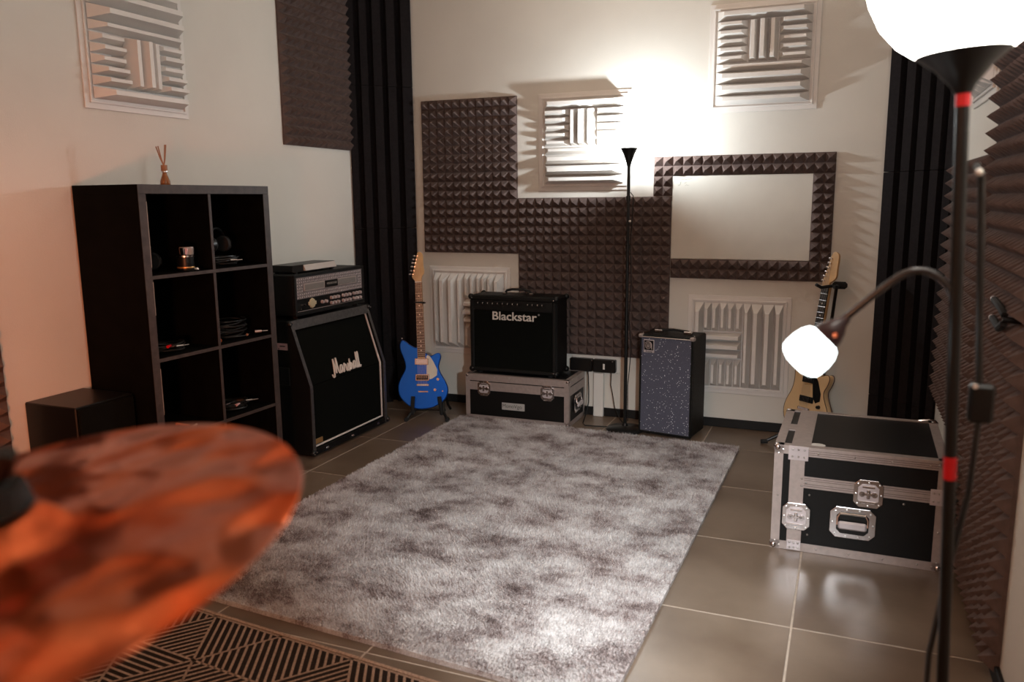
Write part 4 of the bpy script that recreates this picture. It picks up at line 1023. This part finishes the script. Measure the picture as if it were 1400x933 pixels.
for i in range(len(ap)-1):
    for k in range(5):
        t = k/5; p0 = ap[max(i-1, 0)]; p1, p2 = ap[i], ap[i+1]; p3 = ap[min(i+2, len(ap)-1)]
        sm_.append(tuple(.5*((2*p1[j])+(-p0[j]+p2[j])*t+(2*p0[j]-5*p1[j]+4*p2[j]-p3[j])*t*t+(-p0[j]+3*p1[j]-3*p2[j]+p3[j])*t**3) for j in (0, 1)))
sm_.append(ap[-1])
MB().tube([(a-.218, 0, b) for a, b in sm_], .0062, 10).build('bent_arm', mat('dark_chrome', (.05, .048, .05), .2, metal=.5, noise=.05), nl)
dr = Vector((-.68, -.14, -.72)).normalized()
qz = Vector((0, 0, 1)).rotation_difference(dr).to_matrix().to_4x4()
MS = Matrix.Translation((-.001-.218, 0, 1.188)) @ qz
hl = MB().lathe([(.007, -.012), (.010, .0), (.018, .012), (.0235, .026), (.0245, .037), (.020, .038)], 28, MS).build('shade_holder', mat('dark_red_black', (.02, .004, .006), .3), nl)
MB().sphere(MS @ Vector((0, -.0, .020))+Vector((.004, -.022, -.004)), .0045, 8, 6).build('switch_button', ORANGE, hl)
MB().lathe([(.0225, .036), (.031, .041), (.037, .052), (.0398, .067), (.0398, .083), (.0380, .093), (.037, .092), (.0385, .080), (.0360, .054), (.022, .040)], 40, MS).build('reading_shade', SHADE, nl)
MB().lathe([(.0375, .090), (.0355, .095), (.030, .100), (.017, .105), (.0001, .106)], 32, MS).build('bulb_lens', SHADE, nl)
MB().tube([(-.040, .012, 1.44), (-.028, .045, 1.42), (-.020, .05, 1.32), (-.010, .05, 1.16), (-.004, .05, 1.09)], .0058, 8).build('cord', CABLE, nl)
dm = MB().box(-.019, .019, .035, .060, 1.025, 1.090, ch=.005).build('inline_dimmer', BLACKP, nl, smooth=False)
MB().cyl((-.012, .034, 1.088), (-.012, .030, 1.088), .004).build('dimmer_light', WHITEP, dm)
MB().tube([(0, .05, 1.03), (-.006, .045, .9), (-.03, .03, .75), (-.048, .01, .62), (-.050, 0, .5), (-.045, .01, .25), (-.02, .03, .04)], .0048, 8).build('cord', CABLE, nl)
MB().sphere((-.038, -.006, 1.43), .006, 8, 6).build('cord_clip', WHITEP, nl)

# wall hanger on the side wall foam
wh = thing('wall_hanger', 'black two-pronged wall hanger with pale tips poking out of the tall foam panel', 'hanger', (XR-.001, 2.62, 1.045))
MB().box(-.012, 0, -.03, .03, -.05, .05, ch=.003).build('mount_plate', BLACKP, wh, smooth=False)
MB().tube([(-.01, 0, 0), (-.06, 0, .005)], .009, 8).build('arm', BLACKM, wh)
for s in (-1, 1):
    pr = MB().tube([(-.055, 0, .005+s*.012), (-.062, .03, .005+s*.03), (-.060, .10, .010+s*.028), (-.058, .17, .014+s*.028)], .0105, 8).build('prong', RUBBER, wh)
    MB().sphere((-.058, .18, .014+s*.028), .010, 10, 6, None, (1, 1.6, 1)).build('prong_tip', SILVERC, pr)

# ------------------------------------------------------------------ cymbal and its stand
CN = Vector((-.0726, -.1825, 1)).normalized(); CC = Vector((-.6568, .4485, 1.1029))
CQ = Vector((0, 0, 1)).rotation_difference(CN).to_matrix().to_4x4()
prof = [(.006, .034), (.020, .033), (.036, .026), (.048, .014), (.055, .009)]
for k in range(1, 15):
    r_ = .055+(.25-.055)*k/14; prof.append((r_, .009*(1-((r_-.055)/.195)**1.6)))
prof += [(.2505, -.0008)]+[(r_, z-.0016) for r_, z in prof[::-1]]
cy = MB().lathe(prof, 96).build('cymbal', cymbal_mat())
cy.matrix_world = Matrix.Translation(CC) @ CQ
tag(cy, 'large copper-coloured hammered cymbal on a stand over the patterned rug', 'cymbal')
cs = thing('cymbal_stand', 'black cymbal stand with wing nut rising through the copper cymbal', 'cymbal stand', (CC.x, CC.y, 0))
bt = CC-CN*.055; bt = (bt.x-CC.x, bt.y-CC.y, bt.z)
MB().tube([(bt[0], bt[1], .25), (bt[0], bt[1], .65)], .0125, 10).tube([(bt[0], bt[1], .65), (bt[0], bt[1], bt[2])], .009, 10).build('pole', BLACKM, cs)
MB().sphere(bt, .017, 12, 8).build('tilter', BLACKM, cs)
def on(nv): q = CC+CN*nv; return (q.x-CC.x, q.y-CC.y, q.z)
MB().tube([on(-.055), on(.085)], .004, 8).build('rod', BLACKM, cs)
MB().cyl(on(-.018), on(.026), .005, .005, 12).build('sleeve', RUBBER, cs)
MB().cyl(on(.0345), on(.056), .030, .027, 20).build('felt', RUBBER, cs)
wn_ = MB().cyl(on(.056), on(.082), .016, .013, 14).build('wing_nut', BLACKM, cs)
for s in (-1, 1):
    a = Vector(on(.062)); MB().tube([a, a+Vector((s*.020, 0, .012)), a+Vector((s*.030, 0, .030))], [.009, .010, .008], 8).build('wing', BLACKM, wn_)
for k in range(3):
    a = R(40+120*k); MB().tube([(bt[0], bt[1], .34), (bt[0]+.16*math.cos(a), bt[1]+.16*math.sin(a), .16), (bt[0]+.30*math.cos(a), bt[1]+.30*math.sin(a), .020)], .008, 8).build('leg', BLACKM, cs)
    MB().sphere((bt[0]+.30*math.cos(a), bt[1]+.30*math.sin(a), .022), .0145, 8, 6).build('rubber_foot', RUBBER, cs)

for o in bpy.data.objects:
    if o.name.split('.')[0] in ('latch_rivet', 'handle_rivet', 'corner_rivet', 'pole_piece', 'strings', 'diamond_tread', 'line_pattern', 'marker_scribble', 'sticker_print'):
        o['kind'] = 'stuff'
